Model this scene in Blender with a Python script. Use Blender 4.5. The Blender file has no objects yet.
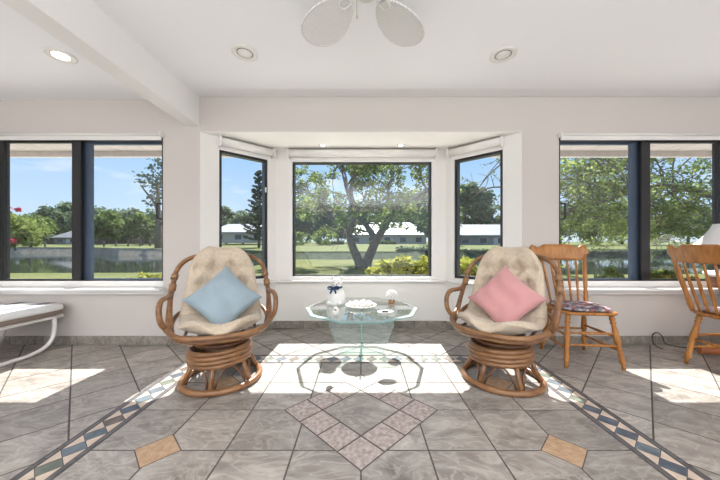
import bpy, bmesh, math, random
from mathutils import Vector, Matrix, Quaternion

# ------------------------------------------------------------------ camera, sky, sun, exposure
SC = bpy.context.scene
COL = SC.collection
F, CX, CY, CAMH = 285.0, 361.0, 244.0, 1.0       # focal length and principal point in pixels of a 720x480 frame
cam = bpy.data.cameras.new('camera')
cam.sensor_width = 36.0
cam.lens = F / 720 * 36.0
cam.shift_x = -(CX - 360) / 720
cam.shift_y = (CY - 240) / 720
cam.clip_start = 0.02
cam.clip_end = 600
camo = bpy.data.objects.new('camera', cam)
camo.location = (0, 0, CAMH)
camo.rotation_euler = (math.pi / 2, 0, 0)
COL.objects.link(camo)
SC.camera = camo

SC.view_settings.view_transform = 'Standard'
SC.view_settings.look = 'None'
SC.view_settings.gamma = 1
SC.view_settings.use_curve_mapping = False
SC.view_settings.exposure = 0.0

SUN_STRENGTH = 15.5
SKY_STRENGTH = 1.2
FILL_WATTS = 25
UPLIGHT_WATTS = 560
w = bpy.data.worlds.new('sky')
SC.world = w
w.use_nodes = True
nt = w.node_tree
nt.nodes.clear()
wo = nt.nodes.new('ShaderNodeOutputWorld')
bg = nt.nodes.new('ShaderNodeBackground')
bg.inputs['Strength'].default_value = SKY_STRENGTH
tc = nt.nodes.new('ShaderNodeTexCoord')
sep = nt.nodes.new('ShaderNodeSeparateXYZ')
nt.links.new(tc.outputs['Generated'], sep.inputs[0])
ramp = nt.nodes.new('ShaderNodeValToRGB')
cr = ramp.color_ramp
cr.elements[0].position = 0.0; cr.elements[0].color = (0.72, 0.84, 0.95, 1)
cr.elements[1].position = 1.0; cr.elements[1].color = (0.16, 0.36, 0.80, 1)
e = cr.elements.new(0.12); e.color = (0.55, 0.74, 0.96, 1)
e = cr.elements.new(0.32); e.color = (0.33, 0.58, 0.94, 1)
nt.links.new(sep.outputs['Z'], ramp.inputs[0])
mp = nt.nodes.new('ShaderNodeMapping'); mp.inputs['Scale'].default_value = (1, 1, 3.2)
nt.links.new(tc.outputs['Generated'], mp.inputs[0])
nz = nt.nodes.new('ShaderNodeTexNoise'); nz.inputs['Scale'].default_value = 4.2; nz.inputs['Detail'].default_value = 6
nt.links.new(mp.outputs[0], nz.inputs[0])
cr2 = nt.nodes.new('ShaderNodeValToRGB')
cr2.color_ramp.elements[0].position = 0.56; cr2.color_ramp.elements[0].color = (0, 0, 0, 1)
cr2.color_ramp.elements[1].position = 0.72; cr2.color_ramp.elements[1].color = (1, 1, 1, 1)
nt.links.new(nz.outputs[0], cr2.inputs[0])
mx = nt.nodes.new('ShaderNodeMix'); mx.data_type = 'RGBA'
nt.links.new(cr2.outputs[0], mx.inputs[0])
nt.links.new(ramp.outputs[0], mx.inputs[6])
mx.inputs[7].default_value = (0.86, 0.9, 0.96, 1)
nt.links.new(mx.outputs[2], bg.inputs['Color'])
nt.links.new(bg.outputs[0], wo.inputs[0])

# the sun stands beyond the pond, about 51 degrees up, and shines in through the windows
sl = bpy.data.lights.new('sun', 'SUN')
sl.energy = SUN_STRENGTH; sl.angle = math.radians(0.55); sl.color = (1.0, 0.965, 0.92)
so = bpy.data.objects.new('sun', sl)
so.rotation_euler = Vector((-0.04, -1.0, -1.24)).to_track_quat('-Z', 'Y').to_euler()
so.location = (0, 30, 40)
COL.objects.link(so)

# added fill panel, unseen, at the rear wall of the room, behind the camera
fl = bpy.data.lights.new('rear_fill', 'AREA')
fl.shape = 'RECTANGLE'; fl.size = 8.6; fl.size_y = 2.2
fl.energy = FILL_WATTS; fl.color = (1.0, 0.965, 0.93)
fo = bpy.data.objects.new('rear_fill', fl)
fo.location = (0, -4.35, 1.2)
fo.rotation_euler = (math.pi / 2, 0, 0)
COL.objects.link(fo)

# added unseen fill behind the camera: it washes the ceiling, which lights the rest
ul = bpy.data.lights.new('fill_uplight', 'AREA')
ul.shape = 'RECTANGLE'; ul.size = 8.4; ul.size_y = 3.6
ul.energy = UPLIGHT_WATTS; ul.color = (0.975, 0.985, 1.0)
uo = bpy.data.objects.new('fill_uplight', ul)
uo.location = (0, -2.2, 1.62)
uo.rotation_euler = (math.pi, 0, 0)
COL.objects.link(uo)

# ------------------------------------------------------------------ helpers
PI = math.pi
def V(*a): return Vector(a)
def px(x, y, Y):
    """point at depth Y that stands on the sight line of pixel (x, y)"""
    return V((x - CX) * Y / F, Y, CAMH - (y - CY) * Y / F)

class MB:
    def __init__(s): s.v = []; s.f = []; s.m = []; s.sm = []
    def add(s, vs, fs, m=0, smooth=False):
        o = len(s.v)
        s.v += [tuple(p) for p in vs]
        for f in fs:
            s.f.append([i + o for i in f]); s.m.append(m); s.sm.append(smooth)
        return s
    def box(s, x0, x1, y0, y1, z0, z1, m=0, M=None):
        vs = [V(x, y, z) for z in (z0, z1) for y in (y0, y1) for x in (x0, x1)]
        if M is not None: vs = [M @ p for p in vs]
        return s.add(vs, [(0, 2, 3, 1), (4, 5, 7, 6), (0, 1, 5, 4), (2, 6, 7, 3), (0, 4, 6, 2), (1, 3, 7, 5)], m)
    def bevbox(s, x0, x1, y0, y1, z0, z1, b, m=0, M=None):
        out = [(x0, y0), (x1, y0), (x1, y1), (x0, y1)]
        def ring(d):
            r = []
            for (sx, sy), (cx_, cy_) in zip(((1, 1), (-1, 1), (-1, -1), (1, -1)), out):
                if sx * sy > 0: r += [(cx_ + sx * d, cy_ + sy * (d + b)), (cx_ + sx * (d + b), cy_ + sy * d)]
                else: r += [(cx_ + sx * (d + b), cy_ + sy * d), (cx_ + sx * d, cy_ + sy * (d + b))]
            return r
        return s.loops([[V(x, y, z) for x, y in ring(d)] for d, z in ((b, z0), (0, z0 + b), (0, z1 - b), (b, z1))], m, M=M)
    def loops(s, L, m=0, cap=True, closed=True, smooth=False, M=None):
        n = len(L[0]); vs = [p for l in L for p in l]
        if M is not None: vs = [M @ Vector(p) for p in vs]
        fs = []
        for i in range(len(L) - 1):
            for j in range(n if closed else n - 1):
                k = (j + 1) % n
                fs.append((i * n + j, i * n + k, (i + 1) * n + k, (i + 1) * n + j))
        s.add(vs, fs, m, smooth)
        if cap:
            o = len(s.v) - len(vs)
            s.f.append([o + i for i in reversed(range(n))]); s.m.append(m); s.sm.append(False)
            s.f.append([o + (len(L) - 1) * n + i for i in range(n)]); s.m.append(m); s.sm.append(False)
        return s
    def tube(s, pts, r, n=8, closed=False, m=0, cap=True):
        pts = [Vector(p) for p in pts]; N = len(pts)
        rs = r if isinstance(r, (list, tuple)) else [r] * N
        tang = []
        for i in range(N):
            a = pts[(i - 1) % N] if (closed or i > 0) else pts[i]
            b = pts[(i + 1) % N] if (closed or i < N - 1) else pts[i]
            d = b - a
            tang.append(d.normalized() if d.length > 1e-9 else V(0, 0, 1))
        t0 = tang[0]
        up = V(0, 0, 1) if abs(t0.z) < 0.9 else V(1, 0, 0)
        nn = (up - t0 * up.dot(t0)).normalized()
        L = []
        for i in range(N):
            t = tang[i]
            nn = (nn - t * nn.dot(t))
            nn = nn.normalized() if nn.length > 1e-6 else t.orthogonal().normalized()
            bb = t.cross(nn)
            L.append([pts[i] + (nn * math.cos(2 * PI * k / n) + bb * math.sin(2 * PI * k / n)) * rs[i] for k in range(n)])
        if closed: L.append(L[0]); cap = False
        return s.loops(L, m, cap, True, True)
    def lathe(s, prof, n=24, m=0, M=None, cap=False):
        L = [[V(r * math.cos(2 * PI * k / n), r * math.sin(2 * PI * k / n), z) for k in range(n)] for r, z in prof]
        return s.loops(L, m, cap, True, True, M)
    def turned(s, p0, p1, prof, n=10, m=0):
        """round turned member from p0 to p1, prof = [(t, radius)]"""
        p0 = Vector(p0); p1 = Vector(p1)
        return s.tube([p0.lerp(p1, t) for t, r in prof], [r for t, r in prof], n, False, m)
    def ball(s, c, r, n=12, k=8, m=0, M=None):
        r = (r, r, r) if not isinstance(r, (tuple, list)) else r
        L = []
        for i in range(k + 1):
            a = -PI / 2 + PI * i / k
            a = max(-PI / 2 + .02, min(PI / 2 - .02, a))
            p = [V(r[0] * math.cos(a) * math.cos(2 * PI * j / n), r[1] * math.cos(a) * math.sin(2 * PI * j / n), r[2] * math.sin(a)) for j in range(n)]
            if M is not None: p = [M @ q for q in p]
            L.append([q + Vector(c) for q in p])
        return s.loops(L, m, True, True, True)
    def build(s, name, mats, parent=None, loc=None):
        me = bpy.data.meshes.new(name)
        me.from_pydata(s.v, [], s.f)
        if not isinstance(mats, (list, tuple)): mats = [mats]
        for k in mats: me.materials.append(k)
        me.polygons.foreach_set('material_index', s.m)
        me.polygons.foreach_set('use_smooth', s.sm)
        bm = bmesh.new(); bm.from_mesh(me)
        bmesh.ops.recalc_face_normals(bm, faces=bm.faces)
        bm.to_mesh(me); bm.free()
        me.update()
        o = bpy.data.objects.new(name, me)
        COL.objects.link(o)
        if parent: o.parent = parent
        if loc: o.location = loc
        return o

def tag(o, label, cat, group=None):
    o['label'] = label; o['category'] = cat
    if group: o['group'] = group
    return o
def thing(name, label, cat, loc=(0, 0, 0), rz=0, group=None):
    o = bpy.data.objects.new(name, None); COL.objects.link(o)
    o.empty_display_size = .1
    o.location = loc; o.rotation_euler = (0, 0, rz)
    return tag(o, label, cat, group)
def struct(o): o['kind'] = 'structure'; return o
def sroot(name):
    o = bpy.data.objects.new(name, None); COL.objects.link(o); o['kind'] = 'structure'; return o
def copy_tree(o, parent=None):
    c = o.copy(); COL.objects.link(c)
    if parent: c.parent = parent
    for ch in list(o.children): copy_tree(ch, c)
    return c
def spline(pts, n=6, closed=False):
    pts = [Vector(p) for p in pts]; N = len(pts); out = []
    segs = N if closed else N - 1
    for i in range(segs):
        if closed: a, b, c, d = [pts[(i + k) % N] for k in (-1, 0, 1, 2)]
        else: a, b, c, d = pts[max(i - 1, 0)], pts[i], pts[i + 1], pts[min(i + 2, N - 1)]
        for k in range(n):
            t = k / n
            out.append(0.5 * ((2 * b) + (c - a) * t + (2 * a - 5 * b + 4 * c - d) * t * t + (3 * b - a - 3 * c + d) * t ** 3))
    if not closed: out.append(pts[-1])
    return out

# ------------------------------------------------------------------ materials
def nodes(name):
    m = bpy.data.materials.new(name); m.use_nodes = True
    t = m.node_tree; b = t.nodes['Principled BSDF']
    return m, t, b
def rgb(c): return (c[0], c[1], c[2], 1)
def mat(name, c, rough=.5, metal=0, var=0, scale=8, bump=0, bscale=60, stretch=None, c2=None, spec=.5, sheen=0, detail=4):
    m, t, b = nodes(name)
    b.inputs['Base Color'].default_value = rgb(c); b.inputs['Roughness'].default_value = rough
    b.inputs['Metallic'].default_value = metal; b.inputs['Specular IOR Level'].default_value = spec
    if sheen: b.inputs['Sheen Weight'].default_value = sheen
    if var or bump or c2:
        co = t.nodes.new('ShaderNodeTexCoord'); mpn = t.nodes.new('ShaderNodeMapping')
        if stretch: mpn.inputs['Scale'].default_value = stretch
        t.links.new(co.outputs['Object'], mpn.inputs[0])
    if var or c2:
        n = t.nodes.new('ShaderNodeTexNoise'); n.inputs['Scale'].default_value = scale; n.inputs['Detail'].default_value = detail
        t.links.new(mpn.outputs[0], n.inputs[0])
        r = t.nodes.new('ShaderNodeValToRGB')
        lo = tuple(x * (1 - var) for x in c) if c2 is None else c
        hi = tuple(min(1, x * (1 + var)) for x in c) if c2 is None else c2
        r.color_ramp.elements[0].position = .35; r.color_ramp.elements[0].color = rgb(lo)
        r.color_ramp.elements[1].position = .65; r.color_ramp.elements[1].color = rgb(hi)
        t.links.new(n.outputs[0], r.inputs[0]); t.links.new(r.outputs[0], b.inputs['Base Color'])
    if bump:
        n2 = t.nodes.new('ShaderNodeTexNoise'); n2.inputs['Scale'].default_value = bscale; n2.inputs['Detail'].default_value = 4
        t.links.new(mpn.outputs[0], n2.inputs[0])
        bp = t.nodes.new('ShaderNodeBump'); bp.inputs['Strength'].default_value = bump; bp.inputs['Distance'].default_value = .01
        t.links.new(n2.outputs[0], bp.inputs['Height']); t.links.new(bp.outputs[0], b.inputs['Normal'])
    return m
def thin_glass(name, tint, refl=.06, rough=.0):
    m = bpy.data.materials.new(name); m.use_nodes = True; t = m.node_tree; t.nodes.clear()
    o = t.nodes.new('ShaderNodeOutputMaterial'); tr = t.nodes.new('ShaderNodeBsdfTransparent'); gl = t.nodes.new('ShaderNodeBsdfGlossy')
    tr.inputs[0].default_value = rgb(tint); gl.inputs['Roughness'].default_value = rough
    fr = t.nodes.new('ShaderNodeFresnel'); fr.inputs['IOR'].default_value = 1.5
    mu = t.nodes.new('ShaderNodeMath'); mu.operation = 'MULTIPLY'; mu.inputs[1].default_value = refl / .04
    mn = t.nodes.new('ShaderNodeMath'); mn.operation = 'MINIMUM'; mn.inputs[1].default_value = .9
    # the fresnel of the back face counts as the front face's
    ge = t.nodes.new('ShaderNodeNewGeometry')
    mi = t.nodes.new('ShaderNodeMix'); mi.data_type = 'FLOAT'; mi.inputs[3].default_value = refl
    t.links.new(ge.outputs['Backfacing'], mi.inputs[0])
    t.links.new(fr.outputs[0], mu.inputs[0]); t.links.new(mu.outputs[0], mn.inputs[0]); t.links.new(mn.outputs[0], mi.inputs[2])
    ms = t.nodes.new('ShaderNodeMixShader')
    t.links.new(mi.outputs[0], ms.inputs[0]); t.links.new(tr.outputs[0], ms.inputs[1]); t.links.new(gl.outputs[0], ms.inputs[2])
    t.links.new(ms.outputs[0], o.inputs[0])
    return m
def leaf_mat(name, c, c2, trans=.45, rough=.6):
    m = bpy.data.materials.new(name); m.use_nodes = True; t = m.node_tree; t.nodes.clear()
    o = t.nodes.new('ShaderNodeOutputMaterial'); g = t.nodes.new('ShaderNodeNewGeometry')
    r = t.nodes.new('ShaderNodeValToRGB'); r.color_ramp.elements[0].color = rgb(c); r.color_ramp.elements[1].color = rgb(c2)
    t.links.new(g.outputs['Random Per Island'], r.inputs[0])
    d = t.nodes.new('ShaderNodeBsdfDiffuse'); tl = t.nodes.new('ShaderNodeBsdfTranslucent')
    t.links.new(r.outputs[0], d.inputs[0]); t.links.new(r.outputs[0], tl.inputs[0])
    ms = t.nodes.new('ShaderNodeMixShader'); ms.inputs[0].default_value = trans
    t.links.new(d.outputs[0], ms.inputs[1]); t.links.new(tl.outputs[0], ms.inputs[2]); t.links.new(ms.outputs[0], o.inputs[0])
    return m
def emit(name, c, s):
    m, t, b = nodes(name)
    b.inputs['Base Color'].default_value = rgb(c); b.inputs['Emission Color'].default_value = rgb(c); b.inputs['Emission Strength'].default_value = s
    return m
def tile_mat(name, dark, light, vein, rough=.38, scale=3.0):
    m, t, b = nodes(name)
    L = t.links
    co = t.nodes.new('ShaderNodeTexCoord'); ge = t.nodes.new('ShaderNodeNewGeometry')
    # every tile shows another piece of the slate pattern
    sc = t.nodes.new('ShaderNodeMath'); sc.operation = 'MULTIPLY'; sc.inputs[1].default_value = 37.0
    L.new(ge.outputs['Random Per Island'], sc.inputs[0])
    cb = t.nodes.new('ShaderNodeCombineXYZ'); L.new(sc.outputs[0], cb.inputs[0]); L.new(sc.outputs[0], cb.inputs[2])
    ad = t.nodes.new('ShaderNodeVectorMath'); ad.operation = 'ADD'
    L.new(co.outputs['Object'], ad.inputs[0]); L.new(cb.outputs[0], ad.inputs[1])
    mpn = t.nodes.new('ShaderNodeMapping'); mpn.inputs['Scale'].default_value = (1, 1.9, 1); mpn.inputs['Rotation'].default_value = (0, 0, .6)
    L.new(ad.outputs[0], mpn.inputs[0])
    n = t.nodes.new('ShaderNodeTexNoise'); n.inputs['Scale'].default_value = scale; n.inputs['Detail'].default_value = 8; n.inputs['Roughness'].default_value = .68; n.inputs['Distortion'].default_value = 1.4
    L.new(mpn.outputs[0], n.inputs[0])
    r = t.nodes.new('ShaderNodeValToRGB')
    r.color_ramp.elements[0].position = .30; r.color_ramp.elements[0].color = rgb(dark)
    r.color_ramp.elements[1].position = .68; r.color_ramp.elements[1].color = rgb(light)
    L.new(n.outputs[0], r.inputs[0])
    n2 = t.nodes.new('ShaderNodeTexNoise'); n2.inputs['Scale'].default_value = scale * 1.3; n2.inputs['Detail'].default_value = 7; n2.inputs['Distortion'].default_value = 2.2
    L.new(mpn.outputs[0], n2.inputs[0])
    r2 = t.nodes.new('ShaderNodeValToRGB')
    for p, v in ((.45, 0), (.5, .42), (.55, 0)):
        e = r2.color_ramp.elements.new(p); e.color = (v, v, v, 1)
    r2.color_ramp.elements[0].color = (0, 0, 0, 1); r2.color_ramp.elements[-1].color = (0, 0, 0, 1)
    L.new(n2.outputs[0], r2.inputs[0])
    mx1 = t.nodes.new('ShaderNodeMix'); mx1.data_type = 'RGBA'; mx1.inputs[7].default_value = rgb(vein)
    L.new(r2.outputs[0], mx1.inputs[0]); L.new(r.outputs[0], mx1.inputs[6])
    hs = t.nodes.new('ShaderNodeHueSaturation')
    mr = t.nodes.new('ShaderNodeMapRange'); mr.inputs[3].default_value = .85; mr.inputs[4].default_value = 1.17
    L.new(ge.outputs['Random Per Island'], mr.inputs[0]); L.new(mr.outputs[0], hs.inputs['Value'])
    L.new(mx1.outputs[2], hs.inputs['Color']); L.new(hs.outputs[0], b.inputs['Base Color'])
    b.inputs['Roughness'].default_value = rough
    bp = t.nodes.new('ShaderNodeBump'); bp.inputs['Strength'].default_value = .25; bp.inputs['Distance'].default_value = .006
    L.new(n.outputs[0], bp.inputs['Height']); L.new(bp.outputs[0], b.inputs['Normal'])
    return m

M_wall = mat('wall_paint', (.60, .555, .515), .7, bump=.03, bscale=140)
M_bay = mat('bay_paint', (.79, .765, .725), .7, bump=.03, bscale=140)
M_ceil = mat('ceiling_paint', (.85, .85, .86), .85, bump=.03, bscale=160)
M_white = mat('white_trim', (.80, .78, .755), .45)
M_shade = mat('shade_fabric', (.80, .78, .74), .7)
M_black = mat('black_aluminium', (.012, .012, .014), .35)
M_sash_sky = mat('sky_tinted_sash', (.07, .095, .14), .3)  # sky reflected in the outer sash is put into its colour
M_glass = thin_glass('window_glass', (.94, .955, .96), .032)
M_tile = tile_mat('slate_tile', (.155, .130, .110), (.415, .375, .335), (.54, .49, .43))
M_base = tile_mat('shaded_skirting_slate', (.125, .105, .085), (.32, .285, .245), (.45, .41, .36), scale=5)  # floor slate made darker; shade along the wall is put into its colour
M_deco = mat('decor_tile', (.30, .235, .205), .5, c2=(.50, .43, .395), scale=42, bump=.5, bscale=45)
M_accent = mat('tan_tile', (.40, .25, .15), .5, c2=(.50, .34, .21), scale=30, bump=.5, bscale=45)
M_grout = mat('grout', (.105, .088, .08), .9, var=.2, scale=40)
M_liner = mat('slate_liner', (.10, .095, .10), .4, var=.3, scale=20)
M_mos = [mat('mosaic_blue', (.085, .10, .125), .4, var=.3, scale=14), mat('mosaic_green', (.125, .14, .11), .4, var=.3, scale=14), mat('mosaic_brown', (.12, .095, .075), .4, var=.3, scale=14), mat('mosaic_steel', (.115, .14, .16), .4, var=.3, scale=14)]
M_cream = mat('mosaic_cream', (.56, .45, .36), .45, var=.12, scale=14)

# ------------------------------------------------------------------ floor: slate tiles, mosaic border, diamond insets
def clip(poly, a, b, c):
    """keep the part of poly where a*x + b*y <= c"""
    out = []
    for i in range(len(poly)):
        p, q = poly[i], poly[(i + 1) % len(poly)]
        dp, dq = a * p[0] + b * p[1] - c, a * q[0] + b * q[1] - c
        if dp <= 0: out.append(p)
        if (dp < 0 < dq) or (dq < 0 < dp):
            t = dp / (dp - dq); out.append((p[0] + (q[0] - p[0]) * t, p[1] + (q[1] - p[1]) * t))
    return out
def area(p): return .5 * sum(p[i][0] * p[(i + 1) % len(p)][1] - p[(i + 1) % len(p)][0] * p[i][1] for i in range(len(p)))
def inset(poly, g):
    if area(poly) < 0: poly = poly[::-1]
    out = poly
    for i in range(len(poly)):
        (x0, y0), (x1, y1) = poly[i], poly[(i + 1) % len(poly)]
        l = math.hypot(x1 - x0, y1 - y0)
        if l < 1e-6: continue
        nx, ny = (y1 - y0) / l, -(x1 - x0) / l
        out = clip(out, nx, ny, nx * x0 + ny * y0 - g)
        if len(out) < 3: return []
    return out
FL = MB()
def ftile(poly, z, m, g=.0042):
    p = inset(poly, g)
    if len(p) < 3 or abs(area(p)) < 1e-5: return
    q = inset(p, .0015)
    if len(q) == len(p):
        n = len(p)
        FL.add([(x, y, z - .0012) for x, y in p] + [(x, y, z) for x, y in q], [tuple(range(n, 2 * n))] + [(i, (i + 1) % n, n + (i + 1) % n, n + i) for i in range(n)], m)
    else: FL.add([(x, y, z) for x, y in p], [tuple(range(len(p)))], m)
def fflat(poly, z, m): FL.add([(x, y, z) for x, y in poly], [tuple(range(len(poly)))], m)
X0, X1, YB = -4.8, 4.8, -4.5
DW, DB = 2.836, 3.393
# slab
FL.box(X0, X1, YB, 3.5, -.35, -.0035, 1)
S = .333; A0 = -.027
r2 = math.sqrt(.5)
for i in range(-26, 28):
    for j in range(-26, 28):
        a0, b0 = A0 + i * S, A0 + j * S
        cs = []
        for a, b in ((a0, b0), (a0 + S, b0), (a0 + S, b0 + S), (a0, b0 + S)):
            cs.append(((a - b) * r2, (a + b) * r2))
        for (aa, bb, cc) in ((1, 0, X1), (-1, 0, -X0), (0, 1, 3.45), (0, -1, -YB)):
            cs = clip(cs, aa, bb, cc)
            if len(cs) < 3: break
        if len(cs) < 3: continue
        if all(abs(p[0]) < 1.484 and p[1] < 2.566 for p in cs): continue
        ftile(cs, 0, 0)
XI, XO, YI, YO = 1.31, 1.487, 2.389, 2.566
fflat([(-XO - .004, YB), (XO + .004, YB), (XO + .004, YO + .004), (-XO - .004, YO + .004)], .0003, 1)
G = .3275; R0 = 1.381; RS = .336
for i in range(-4, 4):
    for j in range(-17, 3):
        x0, y0 = i * G, R0 + j * RS
        ftile([(x0, max(y0, YB)), (x0 + G, max(y0, YB)), (x0 + G, y0 + RS), (x0, y0 + RS)], .0016, 0)
# border strips: liner, harlequin band, liner
random.seed(4)
def strip(P, length, outer_off=0):
    LW = .028
    u = 0
    while u < length:
        e = min(u + .31, length)
        for v0, v1 in ((0.003, LW), (.177 - LW, .174)):
            ftile([P(u, v0), P(e, v0), P(e, v1), P(u, v1)], .0016, 2, .002)
        u += .31
    w0, wb, p = LW + .003, .177 - 2 * LW - .006, .112
    k = 0
    while k * p < length:
        o = k * p
        def q(uu, vv): return P(min(max(o + uu, 0), length), w0 + vv * wb)
        Ap, Bp, Cp, Dp = (0, .5), (.063, 1), (p, .5), (.049, 0)
        ftile([q(*Ap), q(*Bp), q(*Cp), q(*Dp)], .0016, 3 + random.choice((0, 1, 2, 3, 0, 1)), .0016)
        ftile([q(.063 - p, 1), q(.063, 1), q(0, .5)], .0016, 7, .0016)
        ftile([q(.049, 0), q(p + .049, 0), q(p, .5)], .0016, 7, .0016)
        k += 1
strip(lambda u, v: (XI + v, YO - u), 5.5)
strip(lambda u, v: (-XI - v, YO - u), 5.5)
strip(lambda u, v: (-XI + .002 + u, YI + v), 2 * XI - .004)
# diamonds let into the slate
def diamond(cx, cy, hd): return [(cx - hd, cy), (cx, cy - hd), (cx + hd, cy), (cx, cy + hd)]
for sx in (-1, 1):
    for row in (0, 2):
        c = (sx * .985, R0 + row * RS)
        fflat(diamond(*c, .117), .0022, 1)
        ftile(diamond(*c, .113), .0032, 9, .002)
CD, HD = (0, 1.714), .461
fflat(diamond(*CD, HD + .004), .0022, 1)
def dpt(a, b): return (CD[0] + (a - b) * HD, CD[1] - HD + (a + b) * HD)
for i in range(4):
    for j in range(4):
        if i in (0, 3) or j in (0, 3):
            ftile([dpt(i / 4, j / 4), dpt((i + 1) / 4, j / 4), dpt((i + 1) / 4, (j + 1) / 4), dpt(i / 4, (j + 1) / 4)], .0032, 8, .0045)
ftile([dpt(.25, .25), dpt(.75, .25), dpt(.75, .75), dpt(.25, .75)], .0032, 0, .0045)
struct(FL.build('floor', [M_tile, M_grout, M_liner] + M_mos + [M_cream, M_deco, M_accent]))

# ------------------------------------------------------------------ walls, ceiling
ZC, ZCL = 2.463, 2.436
WT = .12
WX0, WX1 = 1.97, 3.65
ZS, ZH = .568, 2.06
def front(side):
    m = MB(); s = side
    def b(x0, x1, z0, z1):
        a, c = sorted((s * x0, s * x1)); m.box(a, c, DW, DW + WT, z0, z1)
    b(1.602, WX0, 0, ZC); b(WX1, 4.8, 0, ZC); b(WX0, WX1, 0, ZS); b(WX0, WX1, ZH, ZC)
    return m
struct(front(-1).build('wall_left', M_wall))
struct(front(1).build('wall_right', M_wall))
ZBC = 2.117
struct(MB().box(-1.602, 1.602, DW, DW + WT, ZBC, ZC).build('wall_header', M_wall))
BX = 1.012
BWX0, BWX1, BZ0, BZ1 = -.818, .842, .575, 1.985
m = MB()
m.box(-BX, BWX0, DB, DB + WT, 0, ZBC); m.box(BWX1, BX, DB, DB + WT, 0, ZBC)
m.box(BWX0, BWX1, DB, DB + WT, 0, BZ0); m.box(BWX0, BWX1, DB, DB + WT, BZ1, ZBC)
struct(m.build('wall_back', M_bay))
AL = math.hypot(1.602 - BX, DB - DW)
AW0, AW1, AZ0, AZ1 = .177, .707, .575, 1.985
def bay_matrix(side):
    # local x runs from the room corner to the back corner, local -y faces into the room
    d = V(1.602 - BX, DB - DW, 0).normalized()
    if side < 0:
        ex = d; o = V(-1.602, DW, 0); ey = V(-d.y, d.x, 0)
    else:
        ex = V(-d.x, d.y, 0); o = V(1.602, DW, 0); ey = V(d.y, d.x, 0)
    M = Matrix.Identity(4)
    for i in range(3): M[i][0] = ex[i]; M[i][1] = ey[i]; M[i][2] = (0, 0, 1)[i]; M[i][3] = o[i]
    return M
def bay_wall(side, name):
    M = bay_matrix(side); m = MB()
    m.box(0, AW0, 0, WT, 0, ZBC, M=M); m.box(AW1, AL, 0, WT, 0, ZBC, M=M)
    m.box(AW0, AW1, 0, WT, 0, AZ0, M=M); m.box(AW0, AW1, 0, WT, AZ1, ZBC, M=M)
    struct(m.build(name, M_bay))
bay_wall(-1, 'wall_bay_left'); bay_wall(1, 'wall_bay_right')
m = MB()
a = [(YB, ZC - .014), (2.66, ZC - .014), (DW + .02, ZC + .002), (DW + .02, ZC + .3), (YB, ZC + .3)]
m.loops([[V(-1.74, y, z) for y, z in a], [V(X1, y, z) for y, z in a]])
m.box(X0, -1.74, YB, DW + WT, ZCL, ZC + .3)
struct(m.build('ceiling', M_ceil))
struct(MB().box(-1.9, 1.9, DW + WT, DB + WT, ZBC, ZBC + .18).box(-1.602, 1.602, DW, DW + WT, ZBC - .003, ZBC).build('ceiling_bay', mat('bay_ceiling_paint', (.92, .90, .85), .8)))
struct(MB().box(-1.742, -1.606, YB, DW, 2.174, ZC + .1).build('trim_1', mat('beam_paint', (.80, .785, .77), .75, bump=.03, bscale=140)))
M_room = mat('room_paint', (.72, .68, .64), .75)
struct(MB().box(X0 - .1, X0, YB, DW + WT, 0, ZC).build('wall_far_left', M_room))
struct(MB().box(X1, X1 + .1, YB, DW + WT, 0, ZC).build('wall_far_right', M_room))
m = MB(); m.box(X0, X1, YB - .1, YB, 2.32, ZC); m.box(X0, -4.32, YB - .1, YB, 0, 2.32); m.box(4.32, X1, YB - .1, YB, 0, 2.32); m.box(-4.32, 4.32, YB - .1, YB, 0, .08)
struct(m.build('wall_rear', M_room))
# eaves and roof edge outside
M_soffit = mat('soffit', (.60, .55, .51), .7, c2=(.66, .61, .57), scale=4, stretch=(6, .3, 1))
m = MB()
m.box(-1.26, 1.26, DB + WT + .06, DB + WT + .10, 2.20, 2.34)
m.box(-1.26, 1.26, DB + WT, DB + WT + .06, 2.21, 2.24)
for sd in (-1, 1):
    a, c = sorted((sd * 1.26, sd * 6)); m.box(a, c, 3.41, 3.45, 2.045, 2.30)
    pl = [(1.73, DW + WT), (6, DW + WT), (6, 3.41), (1.26, 3.41)]
    a = [V(sd * x, y, 2.115) for x, y in pl]; b = [V(sd * x, y, 2.15) for x, y in pl]
    m.loops([a, b])
    for k in range(12, 39):
        xk = k * .15
        if xk > 1.75: m.box(sd * xk - .006, sd * xk + .006, DW + WT + .01, 3.41, 2.110, 2.116)
struct(m.build('trim_2', M_soffit))
struct(MB().box(-6, 6, DW + WT, DB + WT + .11, 2.30, 2.8).build('roof', M_soffit))

# skirting of slate pieces
def skirting(name, M, L, start=0):
    m = MB(); x = 0; random.seed(int(L * 1000))
    m.box(0, L, -.008, 0, 0, .085, 1, M)
    while x < L:
        e = min(x + .33, L)
        m.bevbox(x + .002, e - .002, -.012, -.007, .001, .087, .0015, 0, M)
        x += .33
    struct(m.build(name, [M_base, M_grout]))
skirting('baseboard_left', Matrix.Translation((X0, DW, 0)), 4.8 - 1.602)
skirting('baseboard_right', Matrix.Translation((1.602, DW, 0)), 4.8 - 1.602)
skirting('baseboard_bay_left', bay_matrix(-1), AL)
MR = Matrix.Translation((BX, DB, 0)) @ Matrix.Rotation(math.atan2(-(DB - DW), 1.602 - BX), 4, 'Z')
skirting('baseboard_bay_right', MR, AL)
skirting('baseboard_back', Matrix.Translation((-BX, DB, 0)), 2 * BX)

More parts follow.
